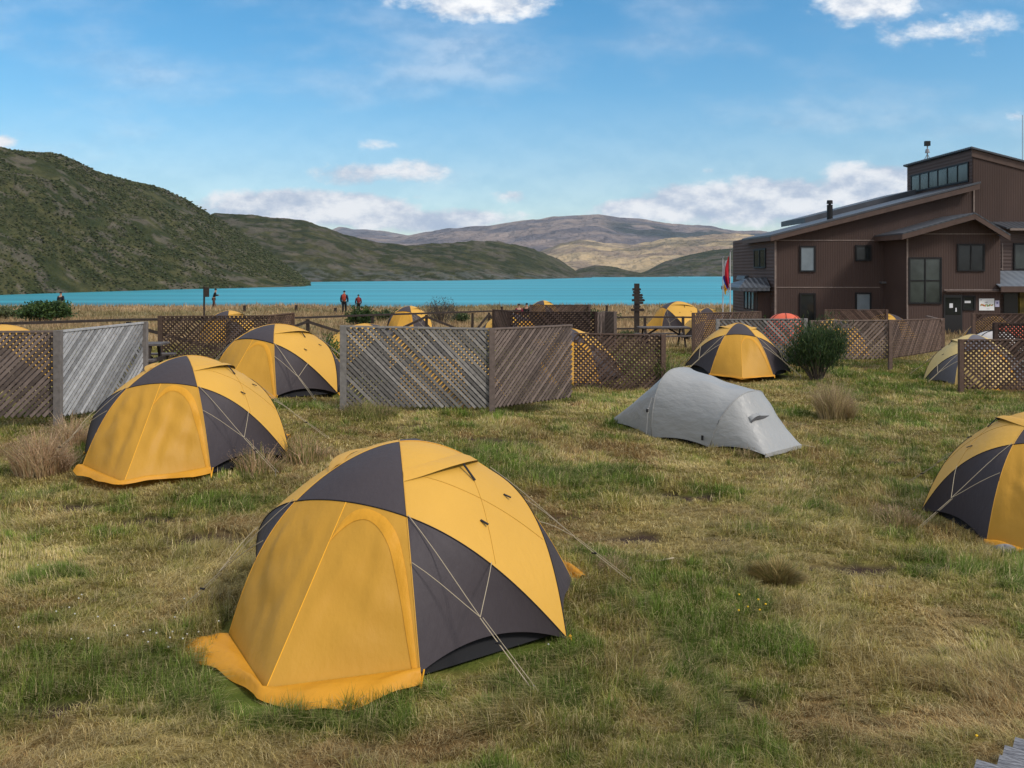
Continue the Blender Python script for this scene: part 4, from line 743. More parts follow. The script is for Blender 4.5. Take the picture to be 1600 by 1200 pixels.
# glazed annex on the left end
a0 = X(1184, 50.7); zA = Z(457, 50.7); b = MB(); b.box((a0, 50.7, gb), (xl-.035, 51.6, zA)); an = LB(b, 'wall', M_sid, lab='dark brown annex wall')
for i in range(5):
    yy = 50.75+i*.72; b = MB(); b.box((a0-.02, yy, Z(490, 51)), (a0+.08, yy+.10, zA)); LB(b, 'annex_post', M_frame)
for i in range(4):
    yy = 50.85+i*.72; b = MB(); b.box((a0+.02, yy, Z(484, 51)), (a0+.04, yy+.62, zA-.02)); LB(b, 'pane', M_glassB)
b = MB(); b.box((a0-.03, 50.72, gb), (a0+.1, 53.7, Z(485, 51))); LB(b, 'railing', M_fas, lab='low wall of the annex')
ex0, ex1 = X(1148, 50.9), xl+.0; b = MB(); zE = Z(449.5, 50); zR = Z(434, 51.8); b.add([(ex0, 49.9, zE), (X(1204, 49.9), 49.9, zE), (xl-.04, 51.5, zR), (X(1167, 51.5), 51.5, zR), (ex0, 54.4, zE), (xl-.04, 54.4, zE), (xl-.04, 52.4, zR), (X(1170, 52.4), 52.4, zR)],
    [(0, 1, 2, 3), (0, 3, 7, 4), (4, 7, 6, 5), (2, 6, 7, 3)]); b.box((ex0+.02, 49.92, zE-.18), (X(1203, 49.9), 54.3, zE-.003)); LB(b, 'annex_roof', M_roofX)
b = MB(); b.prism([(X(1159, 56), Z(437, 56)), (xl-.04, Z(437, 56)), (xl-.04, Z(430, 56)), (X(1161, 56), Z(431, 56))], 55.5, 57.5); LB(b, 'roof', M_roof, lab='small rear lean-to roof')
b = MB(); mx_ = X(1597.5, 63); b.tube([(mx_, 63, -1), (mx_, 63, Z(180, 63))], .02, 8); tag(b.build('radio_mast', M_steel), 'thin pole rising beside the lodge at the right edge of the picture', 'mast')

# ------------------------------------------------------------------ rail fence toward the lake
M_rail = mat('dark_rail_timber', (.040, .031, .027), .85, var=.25, vscale=9, bump=.4, bscale=40, spec=.15)
def rail_fence(label, pts, n, rails=(1.1,), brace=True):
    P = []
    for i in range(n+1):
        t = i/n*(len(pts)-1); k = min(int(t), len(pts)-2); f = t-k; P.append((pts[k][0]*(1-f)+pts[k+1][0]*f, pts[k][1]*(1-f)+pts[k+1][1]*f))
    o = P[0]; r = empty('rail_fence', (*o, 0)); tag(r, label, 'fence'); Q = [(x-o[0], y-o[1], G(x, y)) for x, y in P]
    for i, (x, y, z) in enumerate(Q):
        b = MB(); w = .055; b.box((x-w, y-w, z-.2), (x+w, y+w, z+1.08-.0)); b.build('post', M_rail, r)
        if i < n:
            x2, y2, z2 = Q[i+1]
            for h in rails: b = MB(); b.bar((x, y, z+h+.04), (x2, y2, z2+h+.04), .12, .07); b.build('rail', M_rail, r)
            if brace:
                b = MB(); q = ((x, y-.06, z+.1), (x2, y2-.06, z2+1.0)) if i % 2 else ((x, y-.06, z+1.0), (x2, y2-.06, z2+.1)); b.bar(*q, .05, .09); b.build('brace', M_rail, r)
    return r
rail_fence('long dark rail fence with diagonal braces between the camp and the dry field', [(-15.5, 19.5), (-12.7, 22.3), (-7.2, 31.6), (-1.8, 40.8), (.4, 43)], 12)
rail_fence('short dark rail fence at the foot of the arrow signpost', [(4.0, 38.5), (9.5, 41)], 3, rails=(1.0, .5), brace=False)
for px, py, Y, lb in ((382, 479, 72, 'short dark marker post on the bank, right of the person by the thin signpost'), (463, 478.5, 75, 'short dark marker post midway along the bank at left'), (524, 483, 70, 'short dark marker post just left of the walker with the red backpack'), (784, 481, 68, 'short dark marker post left of the person in wine red'), (948, 479, 66, 'short dark marker post on the bank behind the board screen')):
    x = X(px, Y); z = G(x, Y); b = MB(); b.box((x-.09, Y-.09, z-.1), (x+.09, Y+.09, Z(py, Y)+.05)); b.box((x-.11, Y-.11, Z(py, Y)+.05), (x+.11, Y+.11, Z(py, Y)+.09)); tag(b.build('marker_post', M_rail), lb, 'post', 'marker posts along the bank')

# ------------------------------------------------------------------ signposts, flags, tables
def pole_sign():
    Y = 62; x = X(319, Y); z = G(x, Y); r = empty('signpost', (x, Y, z)); tag(r, 'thin dark post with a small box sign standing in the dry field', 'signpost'); top = Z(447, Y)-z
    b = MB(); b.tube([(0, 0, -.1), (0, 0, top)], .07, 8); b.build('post', M_rail, r); b = MB(); b.box((.02, -.09, top-.75), (.36, -.02, top-.08)); b.build('sign_board', M_rail, r)
pole_sign()
def arrow_sign():
    Y = 37; x = X(995, Y); z = G(x, Y); r = empty('signpost', (x, Y, z)); tag(r, 'black post stacked with many small arrow boards beside the lake', 'signpost'); top = Z(443, Y)-z; b = MB(); b.box((-.10, -.09, -.1), (.10, .09, top)); b.build('post', M_rail, r)
    for i, (py, a, c) in enumerate(((452, -.2, .12), (456.5, -.17, .1), (461, -.2, .2), (465, -.13, .2), (469, -.22, .28), (473, -.1, .22), (479, -.16, .1), (484, -.26, .26))):
        zz = Z(py, Y)-z; b = MB(); b.prism([(a, zz-.05), (c, zz-.05), (c+.05, zz), (c, zz+.05), (a, zz+.05)], -.13, -.095); b.build('arrow_board', M_rail, r)
arrow_sign()
def flagpole(px, ptop, Y, label):
    x = X(px, Y); z = G(x, Y); r = empty('flagpole', (x, Y, z)); tag(r, label, 'flagpole'); h = Z(ptop, Y)-z; b = MB(); b.tube([(0, 0, -.1), (0, 0, h)], .034, 8, r2=.022); b.build('pole', mat('white_pole', (.42, .42, .44), .5), r); b = MB(); b.tube([(0, 0, h), (0, 0, h+.09)], .07, 8); b.build('finial', M_steel, r); return x, Y, z
M_flag = mat('flag_cloth', (1, 1, 1), .8, attr=True, transl=.25, bump=.3, bscale=4)
def flag(x, Y, z, top, H, Wd, fcol, label, dx):
    n, m = 30, 16; b = MB(); rows = []
    for i in range(n):
        v = i/(n-1); w = Wd*(.25+.75*sin(pi*min(1, v*1.15+.08))**.8); rows.append([(dx*(.06+w*u), .12*sin(9*u+3*v)*(.3+u), top-H*v-.35*u*H*(.5)) for u in np.linspace(0, 1, m)])
    for i in range(n-1):
        for j in range(m-1): b.add([rows[i][j], rows[i][j+1], rows[i+1][j+1], rows[i+1][j]], [(0, 1, 2, 3)], fcol(j/(m-1), i/(n-1)))
    for k in range(len(b.v)): b.v[k] = (b.v[k][0]+0, b.v[k][1], b.v[k][2])
    o = b.build('flag', M_flag); o.location = (x, Y, z); tag(o, label, 'flag')
fx = flagpole(1141, 393, 44, 'taller white flagpole left of the lodge, flying the red, white and blue flag')
flag(fx[0], fx[1], fx[2], Z(400, 44)-fx[2], 1.7, .34, lambda u, v: (.48, .02, .035) if u < .55 and v < .86 else ((.6, .6, .62) if (v < .42 or v > .82) else (.025, .05, .28)), 'red, white and blue flag hanging limp from the taller pole', -1)
fy = flagpole(1129.5, 403, 44.5, 'shorter white flagpole left of the lodge, flying the blue and yellow flag')
flag(fy[0], fy[1], fy[2], Z(421, 44)-fy[2], 1.1, .30, lambda u, v: (.03, .05, .25) if v < .45 else ((.6, .6, .6) if v < .62 else (.65, .38, .04)), 'blue, white and yellow flag hanging limp from the shorter pole', 1)
def picnic(px, py, Y, rz, label, s=1.0):
    x = X(px, Y); z = G(x, Y); r = empty('picnic_table', (x, Y, z), rz); tag(r, label, 'table', 'dark picnic tables'); m = M_rail
    for i in range(5): b = MB(); b.box((-.95*s, -.36+i*.145, .72), (.95*s, -.23+i*.145, .76)); b.build('tabletop_plank', M_top, r)
    for sy in (-1, 1):
        b = MB(); b.box((-.95*s, sy*.72-.13, .43), (.95*s, sy*.72+.13, .47)); b.build('bench', M_top, r)
        for sx in (-1, 1): b = MB(); b.bar((sx*.72*s, sy*.27, .72), (sx*.72*s, sy*.62, -.02), .09, .05, up=(1, 0, 0)); b.build('leg', m, r)
    for sx in (-1, 1):
        b = MB(); b.bar((sx*.76*s, -.8, .39), (sx*.76*s, .8, .39), .05, .09); b.build('crossbeam', m, r); b = MB(); b.bar((sx*.68*s, 0, .42), (sx*.2*s, 0, .70), .06, .06); b.build('brace', m, r)
M_top = mat('bench_timber', (.10, .085, .08), .7, var=.25, vscale=9)
picnic(1036, 500, 34, .05, 'dark picnic table in front of the big yellow lakeside tent')
picnic(188, 548, 19.5, .08, 'dark picnic table half hidden between the pale and the dark lattice screens')

# ------------------------------------------------------------------ boardwalk corner, rock, sticks
def boardwalk():
    up0 = .16; hh = HC+.2-up0; Y0 = hh*F/(1198-YH); Y1 = hh*F/(1160-YH); ex, ey = X(1534, Y0), Y0; fx_, fy_ = X(1602, Y1), Y1; e = np.array((fx_-ex, fy_-ey)); e /= np.linalg.norm(e); d = np.array((.83, -.56)); r = empty('boardwalk', (ex, ey, G(ex, ey))); tag(r, 'corner of a weathered grey plank walk at the bottom right', 'boardwalk')
    M_pl = mat('bleached_plank', (.34, .34, .36), .85, base2=(.06, .06, .07), vscale=16, vstretch=(1.2, 8, 1), bump=.9, bscale=30, bstretch=(.6, 8, 1), bdist=.012)
    for i in range(0, 8):
        p = e*i*.135+d*random.uniform(-.03, .03)-d*.02; b = MB(); q = p+d*1.6; up = -.2+up0-.04-G(ex, ey)+random.uniform(-.006, .006); o = empty_plank = None
        b.box((0, -.06, 0), (1.6, .06, .04)); o = b.build('plank', M_pl, r); o.location = (p[0], p[1], up); o.rotation_euler = (0, 0, math.atan2(d[1], d[0]))
    for k in (.25, 1.2):
        b = MB(); a = d*k-e*.5; c = d*k+e*1.2; b.bar((a[0], a[1], up-.07), (c[0], c[1], up-.07), .08, .12); b.build('joist', M_rail, r)
    FOOTR.append((ex+.9, ey-.3, 1.1))
FOOTR = []
boardwalk()
def rock(px, py, s, label):
    x, y = gp(px, py); b = MB(); P = [[(s*cos(a)*cos(t)*(1+.25*sin(3*a+1)), s*.8*sin(a)*cos(t), s*.6*sin(t)*(1+.2*cos(2*a))) for a in np.linspace(0, 2*pi, 17)] for t in np.linspace(-.4, pi/2, 8)]; b.grid(P)
    o = b.build('rock', mat('grey_stone', (.2, .195, .2), .9, var=.35, vscale=14, bump=.8, bscale=30, bdist=.01), smooth=True); o.location = (x, y, G(x, y)+.01); tag(o, label, 'rock')
rock(1569, 862, .11, 'grey stone at the foot of the tent cut by the right edge')
for i, (px, py, a, l, lb) in enumerate(((1031, 879, .2, .14, 'pale curved stick on the worn grass right of the nearest tent'), (1374, 918, -.6, .1, 'short pale stick on the straw grass in front of the right edge tent'))):
    x, y = gp(px, py); b = MB(); b.tube([(-l, 0, .02), (0, -.03, .03), (l, .02, .025)], .008, 6); o = b.build('stick', M_cord); o.location = (x, y, G(x, y)); o.rotation_euler = (0, 0, a); tag(o, lb, 'stick')

# ------------------------------------------------------------------ people on the bank
M_skin = mat('skin', (.42, .24, .16), .6)
def cloth(n, c): return mat(n, c, .85, var=.15, vscale=6, bump=.3, bscale=12)
def skin_obj(name, V, E, Rr, m, parent, root=0):
    me = bpy.data.meshes.new(name); me.from_pydata(V, E, []); me.materials.append(m); o = link(bpy.data.objects.new(name, me)); o.parent = parent
    o.modifiers.new('skin', 'SKIN'); o.modifiers.new('sub', 'SUBSURF').levels = 1; o.modifiers['sub'].render_levels = 2; sv = me.skin_vertices[0].data
    for i, r in enumerate(Rr): sv[i].radius = (r, r*.85) if isinstance(r, (int, float)) else r
    sv[root].use_root = True; me.polygons.foreach_set('use_smooth', [True]*0); return o
def person(px, Y, rz, label, jacket, trousers, hat, pack=None, s=1.0, lean=0, arms='down', step=.08, sink=0):
    x = X(px, Y); z = G(x, Y)-sink; r = empty('person', (x, Y, z), rz); tag(r, label, 'person'); r.scale = (s, s, s); L = lean
    hd = (0, -L*1.4, 1.60)
    V = [(0, 0, .93), (0, -L*.4, 1.15), (0, -L, 1.38), (0, -L*1.15, 1.48), (0, -L*1.3, 1.56), (0, -L*1.4, 1.67)]; E = [(i, i+1) for i in range(5)]; Rr = [(.14, .11), (.14, .10), (.15, .10), (.055, .055), (.085, .095), (.075, .085)]
    for sx in (-1, 1):
        k = len(V); st = step*sx; V += [(sx*.09, 0, .88), (sx*.10, st*.5-.02, .48), (sx*.10, st, .09), (sx*.11, st-.12, .04)]; E += [(0, k), (k, k+1), (k+1, k+2), (k+2, k+3)]; Rr += [.095, .065, .045, .04]
        k = len(V)
        if arms == 'down': A = [(sx*.19, -L, 1.40), (sx*.26, -L+.02, 1.13), (sx*.25, -L-.10, .90), (sx*.245, -L-.13, .83)]
        else: A = [(sx*.19, -L, 1.40), (sx*.25, -L-.08, 1.15), (sx*.10, -L-.26, 1.22), (sx*.04, -L-.28, 1.26)]
        V += A; E += [(2, k), (k, k+1), (k+1, k+2), (k+2, k+3)]; Rr += [.06, .045, .034, .038]
        h = k+3; hx, hy, hz = A[3]
        for f in range(5):
            q = len(V); fl = (.075, .085, .08, .065, .05)[f]; ox = (f-1.5)*.018 if f < 4 else -sx*.03; V += [(hx+ox*.2, hy+(f-1.5)*.017 if f < 4 else hy-.03, hz-.04), (hx-sx*.015, hy+(f-1.5)*.02 if f < 4 else hy-.05, hz-.04-fl)]; E += [(h, q), (q, q+1)]; Rr += [.011, .009]
    body = skin_obj('body', V, E, Rr, M_skin, r)
    # jacket, trousers, boots as their own garments over the body
    def garment(name, idx, grow, m, extra=None):
        mp = {i: n for n, i in enumerate(idx)}; vv = [V[i] for i in idx]; ee = [(mp[a], mp[b]) for a, b in E if a in mp and b in mp]
        rr = [(Rr[i][0]+grow, Rr[i][1]+grow) if not isinstance(Rr[i], float) else (Rr[i]+grow, Rr[i]+grow) for i in idx]; return skin_obj(name, vv, ee, rr, m, r)
    n0 = 6; leg = [[n0+j*(8+10)+i for i in range(4)] for j in range(2)]; arm = [[n0+j*18+4+i for i in range(3)] for j in range(2)]
    garment('jacket', [0, 1, 2]+arm[0]+arm[1], .028, cloth('jacket_cloth', jacket)); garment('trousers', [0]+leg[0][:3]+leg[1][:3], .018, cloth('trouser_cloth', trousers))
    for l in leg: garment('boot', l[2:], .015, M_dark)
    hx, hy, hz = V[5]; b = MB(); P = [[(hx+.098*cos(a)*cos(t), hy+.012+.112*sin(a)*cos(t), hz-.01+.115*sin(t)) for a in np.linspace(0, 2*pi, 17)] for t in np.linspace(-.05, pi/2, 7)]; b.grid(P); b.build('hat' if hat[1] else 'hair', cloth('head_cover', hat[0]), r, smooth=True)
    b = MB()
    b.add([(hx-.012, hy-.085, hz-.03), (hx+.012, hy-.085, hz-.03), (hx, hy-.118, hz-.055), (hx, hy-.088, hz+.0)], [(0, 1, 2), (0, 2, 3), (1, 3, 2)]); b.build('nose', M_skin, r)
    for sx in (-1, 1): b = MB(); b.box((hx+sx*.034-.01, hy-.098, hz-.022), (hx+sx*.034+.01, hy-.086, hz-.012)); b.build('eye', M_dark, r)
    b = MB(); b.box((hx-.022, hy-.096, hz-.08), (hx+.022, hy-.08, hz-.072)); b.build('mouth', M_red, r)
    if pack:
        b = MB(); P = []
        for i in range(11):
            t = i/10; zz = 1.0+.52*t; w = .155*(sin(pi*(.12+.8*t)))**.4; dd = .13*(sin(pi*(.1+.8*t)))**.5; P.append([(w*abs(cos(a))**.6*np.sign(cos(a)), .22-L+dd*abs(sin(a))**.6*np.sign(sin(a)), zz) for a in np.linspace(0, 2*pi, 21)])
        b.grid(P); b.add([p for p in P[0][:-1]], [tuple(range(20))]); b.add([p for p in P[-1][:-1]], [tuple(range(20))]); bp = b.build('backpack', cloth('pack_cloth', pack), r, smooth=True)
        for sx in (-1, 1): b = MB(); b.tube([(sx*.10, .13-L, 1.45), (sx*.11, -.0-L, 1.50), (sx*.11, -.13-L, 1.38), (sx*.12, -.11-L, 1.15), (sx*.12, .1-L, 1.05)], .018, 6); b.build('strap', M_dark, bp)
NAVY = (.012, .014, .024); BLK = (.014, .013, .014)
person(95, 70, 3.0, 'person in dark clothes standing on the bank behind the round green bush', NAVY, BLK, (BLK, 1), sink=.1, s=1.0)
person(334, 78, 1.9, 'person in a dark hooded jacket looking down by the thin signpost', BLK, (.09, .05, .04), (BLK, 1), lean=.12, arms='up', s=1.0)
person(538, 69, pi, 'person in a dark blue jacket carrying a red backpack toward the lake', (.012, .018, .05), BLK, (NAVY, 1), pack=(.30, .05, .03), s=1.02)
person(560, 72, pi+.3, 'shorter person in dark red beside the one with the red backpack', (.10, .02, .025), BLK, (BLK, 0), pack=(.2, .03, .03), s=.86)
person(811, 62, .2, 'person in a wine red jacket standing at the lake edge', (.16, .018, .04), BLK, ((.03, .02, .02), 0), s=1.0, sink=.7)
person(823, 64, -.4, 'person in a black jacket standing right of the one in wine red', BLK, BLK, (BLK, 1), s=1.0, sink=.7)

# ------------------------------------------------------------------ shrubs and tufts
M_leaf = mat('shrub_leaf', (1, 1, 1), .6, attr=True, transl=.25, spec=.25)
M_twig = mat('shrub_twig', (.11, .085, .07), .9)
def leafy(name, v, parent, col, m=None):                  # v: n x 4 x 3 diamonds
    n = len(v); f = (np.arange(n*4)).reshape(-1); o = big_mesh(name, v.reshape(-1, 3), f, np.full(n, 4), m or M_leaf, np.repeat(col, 4, 0)); o.parent = parent; return o
def rot_diamonds(P, D, l, w):
    n = len(P); D = D/np.linalg.norm(D, axis=1, keepdims=True); S_ = np.cross(D, rng.normal(size=(n, 3))); S_ /= np.linalg.norm(S_, axis=1, keepdims=True)+1e-9
    l = l[:, None]; w = w[:, None]; return np.stack([P, P+D*l*.5+S_*w*.5, P+D*l, P+D*l*.5-S_*w*.5], 1)
def bush(name, cat, label, px, Y, wid, hgt, cols, n=3000, ll=.09, lw=.035, twigs=14, upward=.5, lobes=9, fill=1.0, group=None, py=None):
    x = X(px, Y); z = G(x, Y); r = empty(name, (x, Y, z)); tag(r, label, cat, group); b = MB(); cl = []
    for i in range(twigs):
        a = random.uniform(0, 2*pi); q = random.uniform(.2, 1)**.6; tx, ty = wid/2*q*cos(a)*.85, wid/2*q*sin(a)*.7; tz = hgt*random.uniform(.45, 1.05)*(1-.4*q*q); p0 = np.array((tx*.15, ty*.15, -.03)); p3 = np.array((tx, ty, tz)); p1 = p0*.6+p3*.4+np.array((random.uniform(-.05, .05), 0, tz*.1))*1.0; p2 = p0*.25+p3*.75+np.array((0, 0, tz*.05))
        b.tube([p0, p1, p2, p3], .012*hgt, 5, r2=.003*hgt)
        for k in range(4):
            t = random.uniform(.4, .95); m_ = p0+(p3-p0)*t; e = m_+np.array((random.uniform(-.22, .22)*wid*.5, random.uniform(-.2, .2)*wid*.5, random.uniform(.05, .25)*hgt)); b.tube([m_, e], .005*hgt, 4, r2=.002*hgt); cl.append(e)
        cl.append(p3); cl.append(p2)
    b.build('stem', M_twig, r)
    if n:
        cl = np.array(cl); c = cl[rng.integers(0, len(cl), n)]; sg = np.array((wid*.065, wid*.065, hgt*.09)); P = c+rng.normal(size=(n, 3))*sg; P[:, 2] = np.abs(P[:, 2]); P[:, 2] = np.clip(P[:, 2], .01, hgt*1.02)
        D = rng.normal(size=(n, 3))+P*np.array((.7, .7, 0))/wid+np.array((0, 0, upward*2)); l = ll*rng.uniform(.6, 1.3, n); col = np.array(cols)[rng.integers(0, len(cols), n)]*rng.uniform(.65, 1.35, (n, 1)); leafy('foliage', rot_diamonds(P, D, l, lw*rng.uniform(.7, 1.2, n)), r, col)
    return r
DG = [(.022, .05, .014), (.03, .065, .02), (.045, .085, .022)]; MG = [(.05, .09, .02), (.08, .12, .03), (.04, .07, .02)]; OG = [(.10, .12, .05), (.13, .14, .07), (.07, .09, .03)]
bush('bush', 'bush', 'big dark green bush right of the tent that faces the camera', 1277, 22.3, 1.6, 1.62, [(.024, .05, .018), (.035, .068, .022), (.07, .10, .03)], n=13000, ll=.12, lw=.018, twigs=34, upward=1.2)
bush('bush', 'bush', 'round green bush in the dry field at the far left', 72, 55, 3.2, 1.2, MG+DG, n=7000, ll=.2, lw=.10, twigs=36, upward=.2)
bush('bush', 'bush', 'low olive shrub at the left edge beyond the rail fence', 12, 62, 3.4, .8, OG, n=2500, ll=.2, lw=.1, twigs=20, upward=.2)
bush('bush', 'bush', 'nearly bare twiggy shrub on the bank above the centre screen', 690, 52, 2.3, 1.5, [(.07, .065, .06), (.09, .085, .075), (.05, .06, .04)], n=1200, ll=.14, lw=.03, twigs=44, upward=.8)
bush('bush', 'bush', 'dark green shrub just below the walker with the red backpack', 560, 48, 1.6, 1.15, DG+MG, n=2600, ll=.15, lw=.07, twigs=20)
bush('bush', 'bush', 'small green shrub between the two walkers shrub and the bare one', 598, 58, 1.9, .7, DG+OG, n=1800, ll=.16, lw=.08, twigs=14)
bush('bush', 'bush', 'low shrub left of the bare twiggy one', 632, 56, 2.2, .7, OG+DG, n=1600, ll=.16, lw=.07, twigs=14)
bush('bush', 'bush', 'low shrub right of the bare twiggy one', 722, 54, 1.5, .55, DG+OG, n=1200, ll=.15, lw=.07, twigs=12)
bush('bush', 'bush', 'leafy bush behind the rounded end of the second left tent', 505, 20.3, 1.0, .95, MG+[(.10, .15, .03)], n=2600, ll=.085, lw=.03, twigs=26, upward=1.0)
bush('bush', 'bush', 'dark shrub against the glazed annex of the lodge', 1160, 45.5, 2.3, 1.15, DG+OG, n=2600, ll=.15, lw=.07, twigs=22)
bush('bush', 'bush', 'small dark shrub left of the flagpoles', 1110, 50, 1.3, .95, DG, n=1200, ll=.14, lw=.07, twigs=14)
bush('bush', 'bush', 'twiggy shrub on the dry field beyond the second left tent', 428, 36, 1.0, .75, [(.08, .08, .05), (.11, .11, .07)], n=500, ll=.12, lw=.03, twigs=24, upward=.8)
bush('bush', 'bush', 'low green shrub behind the raised far lattice', 940, 60, 3.0, .75, DG+OG, n=1800, ll=.16, lw=.08, twigs=16)
bush('bush', 'bush', 'low grey-green shrub at the foot of the arrow signpost', 972, 37, 1.2, .5, OG, n=1200, ll=.11, lw=.04, twigs=16, upward=.8)
def tuft(label, px, py, wid, hgt, cols, n, w=.004, lean=.26, name='grass_tuft', Yo=None, seeds=True, spread=1.0):
    x, y = gp(px, py) if Yo is None else (X(px, Yo), Yo); z = G(x, y); r = empty(name, (x, y, z)); tag(r, label, 'grass tuft'); q = np.sqrt(rng.random(n)); a = rng.random(n)*2*pi; bx = q*np.cos(a)*wid*.36; by = q*np.sin(a)*wid*.30
    L = hgt*rng.uniform(.45, 1.1, n)*(1-.35*q**2); out = np.stack([np.cos(a), np.sin(a), 0*a], 1)*(q*lean*spread)[:, None]+rng.normal(size=(n, 3))*np.array((.15, .15, 0)); L = L*(.55+.9*fbm(bx/wid, by/wid, 5, 2, 3)); D = out+np.array((0, 0, 1.)); D /= np.linalg.norm(D, axis=1, keepdims=True); S_ = np.stack([-np.sin(a+.7), np.cos(a+.7), 0*a], 1)*(w*rng.uniform(.6, 1.3, n))[:, None]
    P = np.stack([bx, by, 0*bx-.01], 1); M1 = P+D*(L*.55)[:, None]; T_ = P+D*L[:, None]+out*(L*.5)[:, None]-np.array((0, 0, 1.))*(L*.08)[:, None]
    v = np.stack([P-S_, P+S_, M1+S_*.9, M1-S_*.9, T_+S_*.25, T_-S_*.25], 1).reshape(-1, 3); f = (np.arange(n)[:, None]*6+np.array([0, 1, 2, 3, 3, 2, 4, 5])).reshape(-1); col = np.array(cols)[rng.integers(0, len(cols), n)]*rng.uniform(.7, 1.3, (n, 1))
    big_mesh('blades', v, f, np.full(2*n, 4), M_leaf, np.repeat(col, 6, 0)).parent = r
    if seeds:
        k = n//3; i = rng.integers(0, n, k*6); Pp = T_[i]+rng.normal(size=(k*6, 3))*np.array((.01, .01, .03))*hgt*2; leafy('seed_heads', rot_diamonds(Pp, D[i]+rng.normal(size=(k*6, 3))*.3, np.full(k*6, .022*max(.5, hgt*2)), np.full(k*6, w*1.4)), r, np.array([(.34, .23, .15)])*rng.uniform(.7, 1.3, (k*6, 1)))
    return r
DRY = [(.46, .35, .19), (.38, .27, .15), (.54, .43, .26)]; RED_ = [(.50, .32, .19), (.58, .41, .26), (.42, .28, .14)]; GRN = [(.16, .18, .05), (.22, .22, .07), (.3, .25, .1)]
tuft('tall pinkish dry grass clump left of the second nearest tent', 66, 742, .80, .50, RED_+DRY, 1500, .005)
tuft('dry grass between the left screen post and the tent beside it', 112, 700, .6, .42, RED_+DRY, 700, .005)
tuft('tall brown bushy grass clump on the open grass behind the grey tunnel tent', 1306, 655, .85, .72, [(.44, .33, .18), (.52, .40, .23), (.33, .28, .12)], 1100, .005)
tuft('low brown grass clump alone in the straw grass right of centre', 1215, 906, .5, .20, [(.32, .24, .09), (.38, .28, .12), (.2, .18, .06)], 2200, .004, lean=.8, seeds=False)
tuft('thin reddish stalks at the right foot of the second nearest tent', 405, 742, .7, .34, RED_+GRN, 420, .004)
tuft('tall reddish stalks between the second nearest tent and the nearest one', 478, 722, .8, .34, RED_+GRN, 420, .004)
tuft('long green grass beside the right end of the brown centre lattice', 1046, 590, .8, .8, [(.14, .18, .05), (.2, .22, .08), (.09, .13, .03)], 900, .008, Yo=20.5)
tuft('thin seeding grass in front of the grey tunnel tent nose', 1168, 712, .4, .16, GRN+DRY, 260, .004)
tuft('yellow green grass clump right of the nearest tent', 958, 900, .35, .17, GRN+DRY, 600, .003)
tuft('dry grass at the foot of the right edge lattice', 1590, 612, 1.0, .34, RED_+DRY, 500, .006)
tuft('green and dry grass under the post of the centre screen', 800, 640, 1.3, .26, GRN, 700, .005)
tuft('long grass at the left post of the centre screen', 575, 648, 1.3, .28, GRN, 800, .005)
tuft('pale stalks below the big dark green bush', 1282, 592, .7, .42, DRY, 120, .006)
tuft('green tuft at the left side of the grass near the right edge tent guy line', 1400, 815, .7, .20, GRN+DRY, 900, .004)

# ------------------------------------------------------------------ grass
M_blade = mat('grass_blade', (1, 1, 1), .65, attr=True, transl=.22, spec=.2)
HEX = np.array([(0, -1.66), (.80, -1.08), (1.36, 0), (.78, 1.06), (0, 1.45), (-.78, 1.06), (-1.36, 0), (-.80, -1.08)])
def inside(x, y):
    m = np.zeros(len(x), bool)
    for fx_, fy_, a, s in FOOT:
        dx, dy = x-fx_, y-fy_; lx = (cos(a)*dx+sin(a)*dy)/s; ly = (-sin(a)*dx+cos(a)*dy)/s; k = np.ones(len(x), bool)
        for i in range(8):
            p, q = HEX[i], HEX[(i+1) % 8]; g = 1.0 if fy_ > 8 else (1.13 if i in (0, 7) else 1.0); k &= ((q[0]-p[0])*(ly-p[1]*g)-(q[1]-p[1])*(lx-p[0]*g)) > 0
        m |= k
    ax = np.array((.68, -.733)); s = (x-1.68)*ax[0]+(y-15.2)*ax[1]; t = (x-1.68)*ax[1]-(y-15.2)*ax[0]; m |= (s > .3) & (s < 3.2) & (np.abs(t) < .5)
    for a, b_, r in FOOTR: m |= (x-a)**2+(y-b_)**2 < r*r*.6
    return m
